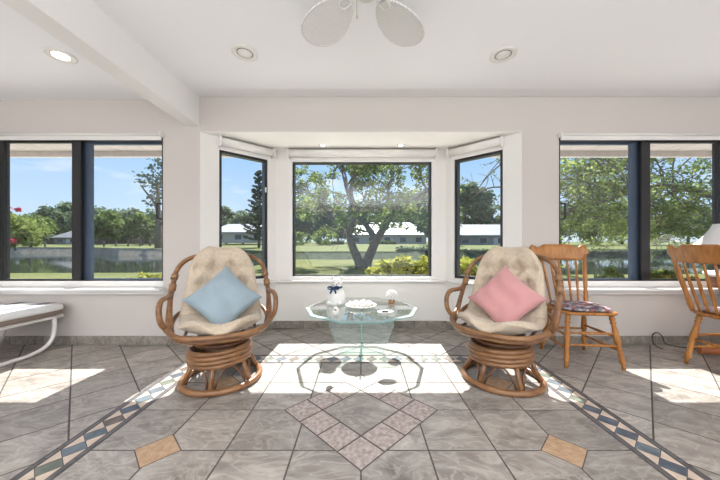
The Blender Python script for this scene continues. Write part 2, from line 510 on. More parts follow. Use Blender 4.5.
# window ledges
m = MB()
struct(MB().bevbox(-4.0, -1.935, 2.735, DW + .02, ZS - .024, ZS, .004).box(-4.0, -1.94, 2.79, DW, ZS - .06, ZS - .024).build('trim_3', M_white))
struct(MB().bevbox(1.935, 4.0, 2.735, DW + .02, ZS - .024, ZS, .004).box(1.94, 4.0, 2.79, DW, ZS - .06, ZS - .024).build('trim_4', M_white))
m = MB()
m.bevbox(-.98, .98, DB - .075, DB + .02, BZ0 - .022, BZ0, .004)
for sd in (-1, 1): m.bevbox(.15, AL - .035, -.06, .02, AZ0 - .022, AZ0, .004, M=bay_matrix(sd))
struct(m.build('trim_5', M_white))

# ------------------------------------------------------------------ windows
def handle_mb(M):
    m = MB()
    m.tube([M @ Vector(p) for p in spline([(0, 0, -.075), (0, -.05, -.073), (0, -.06, -.05), (0, -.06, .05), (0, -.05, .073), (0, 0, .075)], 4)], .009)
    return m
def slider(n, x0, x1, z0, z1, flip):
    r = sroot('window_%d' % n)
    yo = DW
    m = MB(); b = .022
    m.box(x0, x1, yo + .015, yo + .11, z0, z0 + .062)
    m.build('window_sill_frame', M_white, r)
    zb = z0 + .062
    m = MB()
    m.box(x0, x0 + b, yo + .015, yo + .11, zb, z1); m.box(x1 - b, x1, yo + .015, yo + .11, zb, z1)
    m.box(x0 + b, x1 - b, yo + .015, yo + .11, z1 - b, z1); m.box(x0 + b, x1 - b, yo + .015, yo + .11, zb, zb + .006)
    m.build('frame', M_black, r)
    xm = (x0 + x1) / 2
    for inner in (True, False):
        # the inner sash fills one half, the outer sash the other half of the frame
        left = (inner != flip)
        y = yo + (.022 if inner else .072); rl = .012
        wm, wj = (.088, .05) if inner else (.118, .02)
        a, c = (x0 + b, xm + (-.002 if inner else .06)) if left else (xm - (-.002 if inner else .06), x1 - b)
        wa, wc = (wj, wm) if left else (wm, wj)
        s = MB()
        s.box(a, a + wa, y, y + .03, zb + .006, z1 - b); s.box(c - wc, c, y, y + .03, zb + .006, z1 - b)
        s.box(a + wa, c - wc, y, y + .03, zb + .006, zb + .006 + rl); s.box(a + wa, c - wc, y, y + .03, z1 - b - rl - .01, z1 - b)
        so_ = s.build('sash', M_black if inner else M_sash_sky, r)
        MB().box(a + wa - .004, c - wc + .004, y + .012, y + .016, zb + .012, z1 - b - .018).build('pane', M_glass, so_)
    hx = x1 - .03 if not flip else x0 + .03
    handle_mb(Matrix.Translation((hx, yo + .016, 1.325))).build('handle', M_black, r)
    return r
slider(1, -WX1, -WX0, ZS, ZH, False)
slider(2, WX0, WX1, ZS, ZH, True)
# picture window of the bay
r = sroot('window_3')
def rect_frame(m, x0, x1, z0, z1, t, y0, y1, M=None, mi=0):
    m.box(x0, x0 + t, y0, y1, z0, z1, mi, M); m.box(x1 - t, x1, y0, y1, z0, z1, mi, M)
    m.box(x0 + t, x1 - t, y0, y1, z0, z0 + t, mi, M); m.box(x0 + t, x1 - t, y0, y1, z1 - t, z1, mi, M)
m = MB(); rect_frame(m, BWX0 - .04, BWX1 + .04, BZ0, BZ1 + .03, .04, DB - .014, DB + .001)
m.box(BWX0, BWX1, DB, DB + .1, BZ0, BZ0 + .03)
m.build('casing', M_white, r)
m = MB(); rect_frame(m, BWX0, BWX1, BZ0 + .03, BZ1, .02, DB + .02, DB + .09); m.build('frame', M_black, r)
MB().box(BWX0 + .015, BWX1 - .015, DB + .055, DB + .061, BZ0 + .045, BZ1 - .015).build('pane', M_glass, r)
for n, sd in ((4, -1), (5, 1)):
    M = bay_matrix(sd); r = sroot('window_%d' % n)
    m = MB(); m.box(AW1, AW1 + .03, -.012, .001, AZ0, AZ1 + .03, M=M); m.box(AW0 - .015, AW0, -.006, .001, AZ0, AZ1, M=M)
    m.box(AW0, AW1, 0, .06, AZ0, AZ0 + .028, M=M); m.build('casing', M_white, r)
    m = MB(); rect_frame(m, AW0, AW1, AZ0 + .028, AZ1, .03, .012, .085, M); m.build('frame', M_black, r)
    MB().box(AW0 + .025, AW1 - .025, .045, .05, AZ0 + .05, AZ1 - .025, M=M).build('pane', M_glass, r)
    MB().bevbox(AW1 - .028, AW1 - .012, .0, .013, 1.60, 1.66, .003, M=M).build('latch', M_white if sd < 0 else M_black, r)
    MB().bevbox(AW1 - .03, AW1 - .008, -.004, .013, .72, .82, .003, M=M).build('hinge', M_black, r)

# ------------------------------------------------------------------ roller shades
def roller(label, x0, x1, z0, z1, depth, M, rolled=True):
    t = thing('roller_shade', label, 'shade', M.to_translation())
    Ml = M.copy(); Ml.translation = (0, 0, 0)
    m = MB(); rr = (z1 - z0) / 2 - .012
    yc, zc = -depth / 2, z1 - rr - .006
    m.tube([Ml @ V(x0 + .014, yc, zc), Ml @ V(x1 - .014, yc, zc)], rr, 20)
    rl = m.build('roll', M_shade, t)
    m = MB(); m.box(x0 + .02, x1 - .02, yc + rr * .85, yc + rr * .85 + .004, z0 - .012, zc, 0, Ml); m.build('fabric', M_shade, t)
    m = MB(); m.bevbox(x0 + .018, x1 - .018, yc + rr * .85 - .006, yc + rr * .85 + .010, z0 - .022, z0 - .004, .003, 0, Ml); m.build('hem_bar', M_white, t)
    for xa in (x0, x1 - .012):
        MB().bevbox(xa, xa + .012, -depth, -.001, z0 + .004, z1 - .001, .003, 0, Ml).build('bracket', M_white, t)
    return t
roller('white rolled-up shade above the sliding window behind the white lounge', -3.72, -1.955, 2.05, 2.095, .06, Matrix.Translation((0, DW, 0)))
roller('white rolled-up shade above the sliding window behind the oak chairs', 1.955, 3.72, 2.05, 2.095, .06, Matrix.Translation((0, DW, 0)))
roller('wide white rolled-up shade above the centre picture window of the bay', -.85, .875, 2.0, 2.11, .10, Matrix.Translation((0, DB - .014, 0)))
roller('short white rolled-up shade on the angled bay window behind the chair with blue pillow', .165, .76, 2.0, 2.105, .09, bay_matrix(-1))
roller('short white rolled-up shade on the angled bay window behind the chair with pink pillow', .165, .76, 2.0, 2.105, .09, bay_matrix(1))

# ------------------------------------------------------------------ recessed lights
M_bulb_on = emit('lit_bulb', (1.0, .93, .82), 5.0)
M_bulb_off = mat('unlit_bulb', (.72, .71, .68), .3)
M_can = mat('light_trim', (.74, .72, .68), .5)
def can_light(label, x, y, z, r, lit):
    t = thing('recessed_light', label, 'ceiling light', (x, y, z))
    MB().lathe([(r, 0), (r, -.005), (r * .93, -.009), (r * .66, -.006), (r * .62, -.003), (r * .62, -.0005)], 32).build('trim_ring', M_can, t)
    MB().lathe([(r * .001, -.012), (r * .3, -.012), (r * .52, -.009), (r * .56, -.001)], 28).build('bulb', M_bulb_on if lit else M_bulb_off, t)
    MB().lathe([(r * .61, -.002), (r * .57, -.0045), (r * .565, -.001)], 28).build('gap_ring', mat('gap_shade', (.10, .095, .09), .8), t)  # shade between bulb and trim is put into the ring's dark colour
can_light('lit recessed ceiling light left of the ceiling beam', -2.285, 2.17, ZCL, .095, True)
can_light('unlit round recessed ceiling light between the beam and the fan', -.88, 2.16, ZC - .014, .095, False)
can_light('unlit round recessed ceiling light right of the fan', 1.088, 2.18, ZC - .014, .095, False)
can_light('small lit downlight in the bay ceiling, left of the two', -.43, 3.216, ZBC, .045, True)
can_light('small lit downlight in the bay ceiling, right of the two', .45, 3.216, ZBC, .045, True)

# ------------------------------------------------------------------ ceiling fan
def wicker():
    m, t, b = nodes('white_wicker')
    co = t.nodes.new('ShaderNodeTexCoord')
    wv = t.nodes.new('ShaderNodeTexWave'); wv.inputs['Scale'].default_value = 26; wv.inputs['Distortion'].default_value = .4; wv.bands_direction = 'X'
    wv2 = t.nodes.new('ShaderNodeTexWave'); wv2.inputs['Scale'].default_value = 26; wv2.bands_direction = 'Y'
    t.links.new(co.outputs['Object'], wv.inputs[0]); t.links.new(co.outputs['Object'], wv2.inputs[0])
    mu = t.nodes.new('ShaderNodeMath'); mu.operation = 'MULTIPLY'
    t.links.new(wv.outputs['Fac'], mu.inputs[0]); t.links.new(wv2.outputs['Fac'], mu.inputs[1])
    r = t.nodes.new('ShaderNodeValToRGB'); r.color_ramp.elements[0].color = (.62, .61, .60, 1); r.color_ramp.elements[1].color = (.82, .81, .80, 1)
    r.color_ramp.elements[1].position = .45
    t.links.new(mu.outputs[0], r.inputs[0]); t.links.new(r.outputs[0], b.inputs['Base Color'])
    b.inputs['Roughness'].default_value = .7
    bp = t.nodes.new('ShaderNodeBump'); bp.inputs['Strength'].default_value = .5; bp.inputs['Distance'].default_value = .004
    t.links.new(mu.outputs[0], bp.inputs['Height']); t.links.new(bp.outputs[0], b.inputs['Normal'])
    return m
M_wick = wicker()
M_fan = mat('fan_enamel', (.74, .73, .71), .35)
M_brass = mat('dull_brass', (.45, .40, .33), .35, .7)
fan = thing('ceiling_fan', 'white ceiling fan with oval woven wicker blades and a pull chain', 'ceiling fan', (.025, 1.386, ZC - .014))
MB().lathe([(.001, 0), (.07, 0), (.065, -.03), (.03, -.05), (.014, -.055), (.014, -.09)], 24).build('canopy', M_fan, fan)
MB().lathe([(.014, -.085), (.05, -.09), (.10, -.11), (.11, -.15), (.10, -.19), (.06, -.21), (.045, -.24), (.001, -.245)], 28).build('motor', M_fan, fan)
blade_proto = None
for k in range(5):
    a = math.radians(56 + 72 * k)
    m = MB(); N = 30; L0, L1, HW = .16, .565, .117
    xc, hl = (L0 + L1) / 2, (L1 - L0) / 2
    if blade_proto is None:
        def oval(sx, sy, z): return [V(xc + hl * sx * math.cos(2 * PI * i / N), HW * sy * math.sin(2 * PI * i / N) * (1 + .18 * math.cos(2 * PI * i / N)), z) for i in range(N)]
        m.loops([oval(.97, .95, -.003), oval(.97, .95, .003)])
        m.tube(oval(1, 1, 0), .006, 8, True)
        for q in (-.05, 0, .05): m.tube([(L0 + .04, q, .004), (L1 - .05, q * .9, .004)], .003, 6)
        bl = m.build('blade', M_wick, fan)
        am = MB(); am.tube(spline([(.08, 0, .0), (.11, 0, -.006), (.155, -.028, -.004), (.205, -.02, -.006), (.215, 0, -.006), (.205, .02, -.006), (.155, .028, -.004), (.11, 0, -.006)], 5), .006, 8)
        am.build('blade_arm', M_fan, bl)
        blade_proto = bl
    else:
        bl = copy_tree(blade_proto, fan)
    bl.location = (0, 0, -.155); bl.rotation_euler = (.10, 0, a)
MB().tube([(-.045, 0, -.20), (-.045, 0, -.335)], .0025, 6).ball((-.045, 0, -.345), (.006, .006, .012)).build('pull_chain', M_brass, fan)

# ------------------------------------------------------------------ rattan swivel chairs
M_rattan = mat('rattan', (.17, .075, .028), .32, c2=(.29, .14, .056), scale=9, bump=.12, bscale=30, stretch=(1, 1, 3), spec=.6)
M_rattan_d = mat('dark_rattan', (.10, .04, .016), .35, c2=(.17, .07, .025), scale=9)
M_bind = mat('cane_binding', (.22, .11, .045), .5, c2=(.34, .19, .085), scale=90, stretch=(1, 1, 4))
M_cush = mat('oatmeal_tweed', (.52, .42, .31), .95, c2=(.60, .50, .385), scale=55, bump=.3, bscale=170, sheen=.2)
def mirror(pts): return [Vector((-p[0], p[1], p[2])) for p in pts]
def rattan_cushion():
    prof = [(-.352, .420), (-.30, .408), (-.19, .374), (-.02, .358), (.10, .402), (.165, .51), (.215, .68), (.255, .83), (.290, .965)]
    P = spline([(0, y, z) for y, z in prof], 8)
    # arc length
    s = [0]
    for i in range(1, len(P)): s.append(s[-1] + (P[i] - P[i - 1]).length)
    T = s[-1]
    NU, NV = 64, 30
    def at(u):
        d = u * T
        for i in range(1, len(P)):
            if s[i] >= d or i == len(P) - 1:
                t = (d - s[i - 1]) / max(1e-9, s[i] - s[i - 1]); p = P[i - 1].lerp(P[i], min(1, max(0, t)))
                tg = (P[min(i + 1, len(P) - 1)] - P[max(i - 2, 0)]).normalized(); return p, tg
    tufts = [(.16, 0), (.28, -.5), (.28, .5), (.42, 0), (.56, -.5), (.56, .5), (.64, 0), (.72, -.56), (.72, .56), (.83, -.28), (.83, .28), (.83, -.8), (.83, .8)]
    top, bot = [], []
    for i in range(NU + 1):
        u = i / NU
        uu = .02 + .96 * u
        # rounded ends
        e0 = min(1, uu / .22); e1 = min(1, (1 - uu) / .28)
        wv = (.25 + .03 * math.sin(min(1, uu / .5) * PI / 2)) if uu < .5 else .28 - .035 * min(1, (uu - .5) / .25)
        wv *= math.sqrt(max(0, 1 - (1 - e0) ** 2.4)) * math.sqrt(max(0, 1 - (1 - e1) ** 2.2)) ** .9
        wv = max(wv, .07)
        p, tg = at(u); nrm = V(0, -tg.z, tg.y)
        bowl = .085 * (1 - u) + .055 * u
        rt, rb = [], []
        for j in range(NV + 1):
            v = -1 + 2 * j / NV
            side = abs(v)
            th = .085 * (max(0, 1 - side ** 4) ** .5) * (max(0, 1 - (abs(2 * u - 1)) ** 10) ** .5)
            dent = 0
            for (tu, tv) in tufts:
                du, dv = (u - tu) * T, (v - tv) * .26
                dd = du * du + dv * dv
                dent += .055 * math.exp(-dd / .0022) + .022 * math.exp(-(abs(dv) / .012) ** 1.2) * math.exp(-(du / .085) ** 2) * .8 + .024 * math.exp(-(abs(du) / .013) ** 1.2) * math.exp(-(dv / .085) ** 2)
            th2 = max(.02 * (1 - side ** 4), th - dent * (1 - side ** 3))
            base = p + V(v * wv, 0, 0) + nrm * (bowl * v * v)
            rt.append(base + nrm * th2); rb.append(base)
        top.append(rt); bot.append(rb)
    m = MB()
    W = NV + 1
    vs = [q for r_ in top for q in r_] + [q for r_ in bot for q in r_]
    o = (NU + 1) * W; fs = []
    for i in range(NU):
        for j in range(NV):
            a = i * W + j
            fs.append((a, a + 1, a + W + 1, a + W)); fs.append((o + a, o + a + W, o + a + W + 1, o + a + 1))
        fs.append((i * W, (i + 1) * W, o + (i + 1) * W, o + i * W)); fs.append((i * W + NV, o + i * W + NV, o + (i + 1) * W + NV, (i + 1) * W + NV))
    for j in range(NV):
        fs.append((j, o + j, o + j + 1, j + 1)); a = NU * W + j; fs.append((a, a + 1, o + a + 1, o + a))
    m.add(vs, fs, 0, True)
    return m
def rattan_chair(label, loc, rz):
    t = thing('rattan_swivel_chair', label, 'chair', loc, rz, 'rattan swivel chairs')
    RB = .264
    ring = lambda r, z, n=40, ty=1: [V(r * math.cos(2 * PI * k / n), r * ty * math.sin(2 * PI * k / n), z) for k in range(n)]
    MB().tube(ring(RB, .021), .021, 10, True).build('base_ring', M_rattan, t)
    NL = 6
    for k in range(NL):
        a = 2 * PI * (k + .5) / NL - PI / 2 + .25
        d = V(math.cos(a), math.sin(a), 0)
        MB().tube([d * .190 + V(0, 0, .175), d * .212 + V(0, 0, .115), d * (RB - .012) + V(0, 0, .032)], .0165, 10).build('leg', M_rattan, t)
        a2 = a + 2 * PI / NL
        pts = []
        for q in range(13):
            f = q / 12; aa = a + .10 + (a2 - a - .20) * f; h = math.sin(PI * f) ** .55
            pts.append(V(math.cos(aa), math.sin(aa), 0) * (RB - .025 - (RB - .205) * h * .85) + V(0, 0, .035 + .118 * h))
        MB().tube(pts, .0075, 8).build('arch', M_rattan_d, t)
    tilt = Matrix.Rotation(-.05, 4, 'Y')
    for k in range(4):
        m = MB(); m.tube([tilt @ p for p in ring(.208 - .004 * abs(k - 1.5), .168 + .0295 * k, 44)], .0172, 10, True); m.build('coil_ring', M_rattan, t)
    MB().lathe([(.001, .13), (.12, .15), (.12, .29), (.05, .30), (.05, .345), (.001, .345)], 24).build('swivel', M_rattan_d, t)
    for r, z, mm in ((.170, .292, M_rattan_d), (.155, .318, M_rattan), (.145, .343, M_rattan_d)):
        MB().tube(ring(r, z, 36), .016, 10, True).build('neck_ring', mm, t)
    # seat hoop that rises into the back
    half = [(.0, -.352, .408), (.14, -.334, .409), (.245, -.27, .414), (.312, -.15, .428), (.338, .0, .465), (.342, .10, .57), (.335, .17, .68), (.315, .235, .80), (.25, .285, .875), (.14, .315, .905), (.0, .325, .91)]
    loop = half + mirror(half[1:-1])[::-1]
    MB().tube(spline(loop, 5, True), .0175, 10, True).build('seat_hoop', M_rattan, t)
    half2 = [(.0, -.330, .380), (.14, -.312, .381), (.235, -.25, .387), (.297, -.14, .402), (.320, .0, .425), (.29, .13, .48), (.16, .22, .50), (.0, .245, .505)]
    loop = half2 + mirror(half2[1:-1])[::-1]
    MB().tube(spline(loop, 5, True), .016, 10, True).build('lower_hoop', M_rattan, t)
    # pan of canes under the cushion, behind the back
    for q in (-.22, -.11, 0, .11, .22):
        dz = .05 * abs(q) / .22
        MB().tube(spline([(q, -.29, .372 + dz * .5), (q, -.1, .340 + dz), (q, .08, .365 + dz), (q, .19, .50 + dz), (q * .95, .255, .70), (q * .85, .312, .87 + .04 * (1 - abs(q) / .22))], 5), .011, 8).build('slat', M_rattan_d, t)
    for sx in (1, -1):
        f = (lambda P: P) if sx > 0 else mirror
        arm = [(.338, .155, .650), (.342, .10, .628), (.348, .03, .622), (.360, -.05, .622), (.366, -.10, .605), (.366, -.135, .56), (.356, -.14, .49), (.338, -.115, .445), (.325, -.08, .425)]
        MB().tube(spline(f(arm), 6), .0175, 10).build('arm', M_rattan, t)
        st = [(.340, .14, .62), (.332, .06, .54), (.322, .0, .475), (.308, -.06, .435), (.292, -.14, .410)]
        MB().tube(spline(f(st), 6), .013, 8).build('arm_strut', M_rattan, t)
        for (a, b) in (((.338, .158, .65), (.334, .176, .695)), ((.331, .195, .73), (.324, .215, .765)), ((.333, -.10, .436), (.318, -.10, .420))):
            MB().tube(f([Vector(a), Vector(b)]), .0245, 10).build('binding', M_bind, t)
    rattan_cushion().build('cushion', M_cush, t)
    return t
LCH = (-1.03, 2.115, .0035); RCH = (1.04, 2.115, .0035)
rattan_chair('brown rattan swivel chair holding the blue pillow, beige tufted cushion', LCH, math.radians(25))
rattan_chair('brown rattan swivel chair holding the pink pillow, beige tufted cushion', RCH, math.radians(-42))

def pillow(name, label, mats, loc, yaw, tilt, spin, hx, hy, T):
    m = MB(); N = 26
    def sheet(sg):
        r = []
        for i in range(N + 1):
            for j in range(N + 1):
                u, v = -1 + 2 * i / N, -1 + 2 * j / N
                pu = u * (1 - .10 * (1 - v * v) ** 1.0 * abs(u) ** 2) ; pv = v * (1 - .10 * (1 - u * u) * abs(v) ** 2)
                th = T * ((1 - u ** 4) * (1 - v ** 4)) ** .5
                th += .012 * math.sin(3.1 * u + 2.0 * v + sg) * (1 - u * u) * (1 - v * v) + .007 * math.sin(9 * u - 5 * v + 2 * sg + 2 * math.sin(3 * v)) * (1 - u * u) * (1 - v * v)
                p = V((pu - pv) * .7071, 0, (pu + pv) * .7071)
                r.append(V(p.x * hx, sg * max(th, .004), p.z * hy))
        return r
    W = N + 1
    for sg in (-1, 1):
        fs = [(i * W + j, (i + 1) * W + j, (i + 1) * W + j + 1, i * W + j + 1) for i in range(N) for j in range(N)]
        m.add(sheet(sg), fs, 0, True)
    o = W * W
    edge = [(i, 0) for i in range(N)] + [(N, j) for j in range(N)] + [(N - i, N) for i in range(N)] + [(0, N - j) for j in range(N)]
    ids = [a * W + b for a, b in edge]; k = len(ids)
    m.f += [[ids[q], ids[(q + 1) % k], o + ids[(q + 1) % k], o + ids[q]] for q in range(k)]; m.m += [0] * k; m.sm += [True] * k
    ob = m.build(name, mats)
    ob.location = loc
    ob.rotation_mode = 'QUATERNION'
    ob.rotation_quaternion = (Matrix.Rotation(yaw, 3, 'Z') @ Matrix.Rotation(tilt, 3, 'X') @ Matrix.Rotation(spin, 3, 'Y')).to_quaternion()
    return tag(ob, label, 'pillow')
M_blue = mat('blue_cotton', (.285, .36, .405), .9, var=.06, scale=5, bump=.9, bscale=9, sheen=.2)
M_pink = mat('pink_cotton', (.58, .285, .28), .9, var=.06, scale=5, bump=.9, bscale=9, sheen=.2)
HP = 1 / 1.4142
pillow('throw_pillow', 'light blue square throw pillow standing on its corner in a rattan chair', M_blue, (-1.01, 2.10, .597), math.radians(23), math.radians(-34), .03, .188, .200, .065)
pillow('throw_pillow', 'dusty pink square throw pillow standing on its corner in a rattan chair', M_pink, (1.065, 2.11, .597), math.radians(-38), math.radians(-34), -.10, .188, .200, .065)

# ------------------------------------------------------------------ glass table
M_gtop = thin_glass('table_glass', (.93, .965, .955), .07)
M_gedge = mat('glass_edge', (.35, .62, .55), .15)
def edge_glass(name, tint, dif, k):
    m = bpy.data.materials.new(name); m.use_nodes = True; t = m.node_tree; t.nodes.clear()
    o = t.nodes.new('ShaderNodeOutputMaterial'); tr = t.nodes.new('ShaderNodeBsdfTransparent'); tr.inputs[0].default_value = rgb(tint)
    pb = t.nodes.new('ShaderNodeBsdfPrincipled'); pb.inputs['Base Color'].default_value = rgb(dif); pb.inputs['Roughness'].default_value = .1
    ms = t.nodes.new('ShaderNodeMixShader'); ms.inputs[0].default_value = k
    t.links.new(tr.outputs[0], ms.inputs[1]); t.links.new(pb.outputs[0], ms.inputs[2]); t.links.new(ms.outputs[0], o.inputs[0])
    return m
M_gbevel = edge_glass('bevelled_glass', (.13, .17, .16), (.74, .84, .81), .48)
M_ggreen = edge_glass('green_glass_edge', (.30, .62, .54), (.26, .54, .47), .6)
M_gfrost = edge_glass('panel_glass', (.93, .96, .955), (.84, .88, .87), .13)
TC = V(.005, 2.625, 0); TZ = .405
tb = thing('glass_coffee_table', 'ten-sided clear glass coffee table on crossed glass panels', 'table', TC)
m = MB()
def deca(r, z): return [V(r * math.cos(2 * PI * k / 10), r * math.sin(2 * PI * k / 10), z) for k in range(10)]
R = .515
o10 = [deca(R - .031, TZ), deca(R - .031, TZ + .014), deca(R, TZ), deca(R, TZ + .008)]
vs = [p for l in o10 for p in l]
fs, ms_ = [tuple(range(9, -1, -1)), tuple(range(10, 20))], [0, 0]
for k in range(10):
    n_ = (k + 1) % 10
    fs.append((10 + k, 10 + n_, 30 + n_, 30 + k)); ms_.append(1)
    fs.append((k, n_, 20 + n_, 20 + k)); ms_.append(0)
    fs.append((20 + k, 20 + n_, 30 + n_, 30 + k)); ms_.append(2)
m.v = [tuple(p) for p in vs]; m.f = [list(f) for f in fs]; m.m = ms_; m.sm = [False] * len(fs)
m.build('tabletop', [M_gtop, M_gbevel, M_ggreen], tb)
def panel(M, t0, t1):
    m = MB(); h = TZ - .002; th = .006
    out = [(-t1, .004), (t1, .004), (t0, h * .62), (t0, h), (-t0, h), (-t0, h * .62)]
    a = [M @ V(x, -th, z) for x, z in out]; b = [M @ V(x, th, z) for x, z in out]; n = len(out)
    m.add(a + b, [tuple(range(n)), tuple(range(2 * n - 1, n - 1, -1))], 0)
    m.add(a + b, [(i, (i + 1) % n, n + (i + 1) % n, n + i) for i in range(n)], 1)
    return m
panel(Matrix.Identity(4), .30, .20).build('glass_panel', [M_gfrost, M_ggreen], tb)
panel(Matrix.Rotation(PI / 2, 4, 'Z'), .22, .22).build('glass_panel', [M_gfrost, M_ggreen], tb)
for z in (.10, .30): MB().lathe([(.012, z - .006), (.02, z - .006), (.02, z + .006), (.012, z + .006)], 12).build('clip', mat('clip_steel', (.3, .32, .32), .3, .8), tb)

ZT = TZ + .014
M_cer = mat('white_ceramic', (.74, .73, .70), .3, bump=.1, bscale=40)
M_navy = mat('navy_ribbon', (.018, .045, .10), .6)
M_dark = mat('dark_paint', (.03, .03, .035), .4)
M_orange = mat('orange_paint', (.55, .20, .06), .5)
bear = thing('ceramic_cat', 'white ceramic cat figurine with a navy ribbon bow round its neck', 'figurine', (-.245, 2.77, ZT), -.1)
body = MB().lathe([(.001, 0), (.082, 0), (.092, .02), (.092, .07), (.080, .115), (.058, .15), (.05, .165), (.001, .168)], 28).build('body', M_cer, bear)
m = MB(); m.ball((.012, -.008, .205), (.058, .055, .052), 20, 12); m.ball((.022, -.055, .192), (.026, .02, .02), 12, 8)
hd = m.build('head', M_cer, bear)
for sx in (-1, 1):
    MB().tube([(.012 + sx * .036, 0, .24), (.012 + sx * .042, 0, .275)], [.018, .002], 8).build('ear', M_cer, hd)
    MB().ball((.016 + sx * .024, -.057, .212), .006, 8, 6).build('eye', M_dark, hd)
MB().ball((.024, -.075, .198), .006, 8, 6).build('nose', M_dark, hd)
rb = MB().tube([V(.056 * math.cos(2 * PI * k / 24), .056 * math.sin(2 * PI * k / 24), .163) for k in range(24)], .010, 8, True).build('ribbon', M_navy, bear)
m = MB()
for sx in (-1, 1):
    m.tube(spline([(-.01, -.06, .162), (-.01 + sx * .03, -.072, .178), (-.01 + sx * .052, -.07, .170), (-.01 + sx * .04, -.068, .152), (-.01, -.06, .160)], 4), .007, 8)
    m.tube([(-.01, -.062, .160), (-.01 + sx * .02, -.078, .135), (-.01 + sx * .026, -.086, .112)], [.007, .009, .007], 8)
m.build('bow', M_navy, rb)
for sx in (-1, 1): MB().ball((sx * .05, -.066, .022), (.03, .035, .022), 12, 8).build('paw', M_cer, bear)

dish = thing('shell_dish', 'shallow white dish heaped with seashells at the centre of the glass table', 'dish', (.0, 2.64, ZT))
MB().lathe([(.001, 0), (.07, 0), (.115, .008), (.142, .018), (.145, .021), (.138, .021), (.11, .013), (.07, .006), (.001, .005)], 36).build('plate', M_cer, dish)
M_shell = mat('seashell', (.74, .71, .66), .45, c2=(.60, .54, .48), scale=30)
random.seed(11)
shell0 = None
spots = [(0, 0)] + [(.055, k * 60 + 10) for k in range(6)] + [(.1, k * 40) for k in range(9)]
for k, (rr, an) in enumerate(spots):
    if shell0 is None:
        m = MB(); L = []
        for i in range(9):
            f = i / 8; rad = .022 * math.sin(PI * min(1, f * .62 + .38)) * (1 if i else .05)
            L.append([V((rad * (1 + .12 * (q % 2))) * math.cos(2 * PI * q / 16), (rad * (1 + .12 * (q % 2))) * math.sin(2 * PI * q / 16) * .7, -.022 + .05 * f) for q in range(16)])
        m.loops(L, 0, True, True, True)
        sh = m.build('seashell', M_shell); shell0 = sh
    else: sh = shell0.copy(); COL.objects.link(sh)
    x, y = rr * math.cos(math.radians(an)), rr * math.sin(math.radians(an))
    sh.location = (0.0 + x, 2.64 + y, ZT + .030 - .05 * max(0, rr - .055) * .2 + (.012 if rr < .02 else 0))
    sh.rotation_euler = (PI / 2 + random.uniform(-.2, .2), random.uniform(-.3, .3), random.uniform(0, 6.28))
    tag(sh, 'small white seashell heaped in the shallow dish on the glass table', 'shell', 'seashells in the dish')

cor = thing('coral_ball', 'round white flower-like coral ball on a small brown pot', 'ornament', (.30, 2.80, ZT))
MB().lathe([(.001, 0), (.028, 0), (.034, .012), (.03, .04), (.001, .04)], 20).build('pot', mat('brown_clay', (.33, .17, .08), .6), cor)
m = MB(); random.seed(5)
m.ball((0, 0, .075), .042, 16, 10)
for k in range(70):
    z = 1 - 2 * (k + .5) / 70; a = k * 2.39996; rr = math.sqrt(1 - z * z)
    if z < -.75: continue
    d = V(rr * math.cos(a), rr * math.sin(a), z)
    m.tube([d * .03 + V(0, 0, .075), d * .05 + V(0, 0, .075), d * .058 + V(0, 0, .075)], [.007, .010, .004], 6)
m.build('coral', mat('white_coral', (.78, .77, .74), .7), cor)

bird = thing('bird_figurine', 'tiny white egg-shaped bird figurine with an orange beak', 'figurine', (-.205, 2.33, ZT))
MB().ball((0, 0, .027), (.027, .030, .027), 16, 10).build('body', M_cer, bird)
hb = MB().ball((0, -.014, .052), .018, 14, 10).build('head', M_cer, bird)
MB().tube([(0, -.028, .050), (.002, -.044, .044)], [.008, .001], 8).build('beak', M_orange, hb)
for sx in (-1, 1): MB().ball((sx * .011, -.027, .056), .003, 8, 6).build('eye', M_dark, hb)
MB().tube([(0, .02, .03), (0, .048, .04)], [.012, .004], 8).build('tail', M_cer, bird)
tray = thing('oval_tray', 'small oval white tray with a dark bar, near right on the glass table', 'tray', (.205, 2.41, ZT), .1)
m = MB(); m.lathe([(.001, 0), (.05, 0), (.062, .008), (.064, .013), (.058, .011), (.048, .005), (.001, .005)], 28, M=Matrix.Diagonal((1.1, .7, 1, 1)))
m.build('tray_body', M_cer, tray)
MB().bevbox(-.028, .028, -.010, .010, .006, .018, .003).build('dark_bar', M_dark, tray)

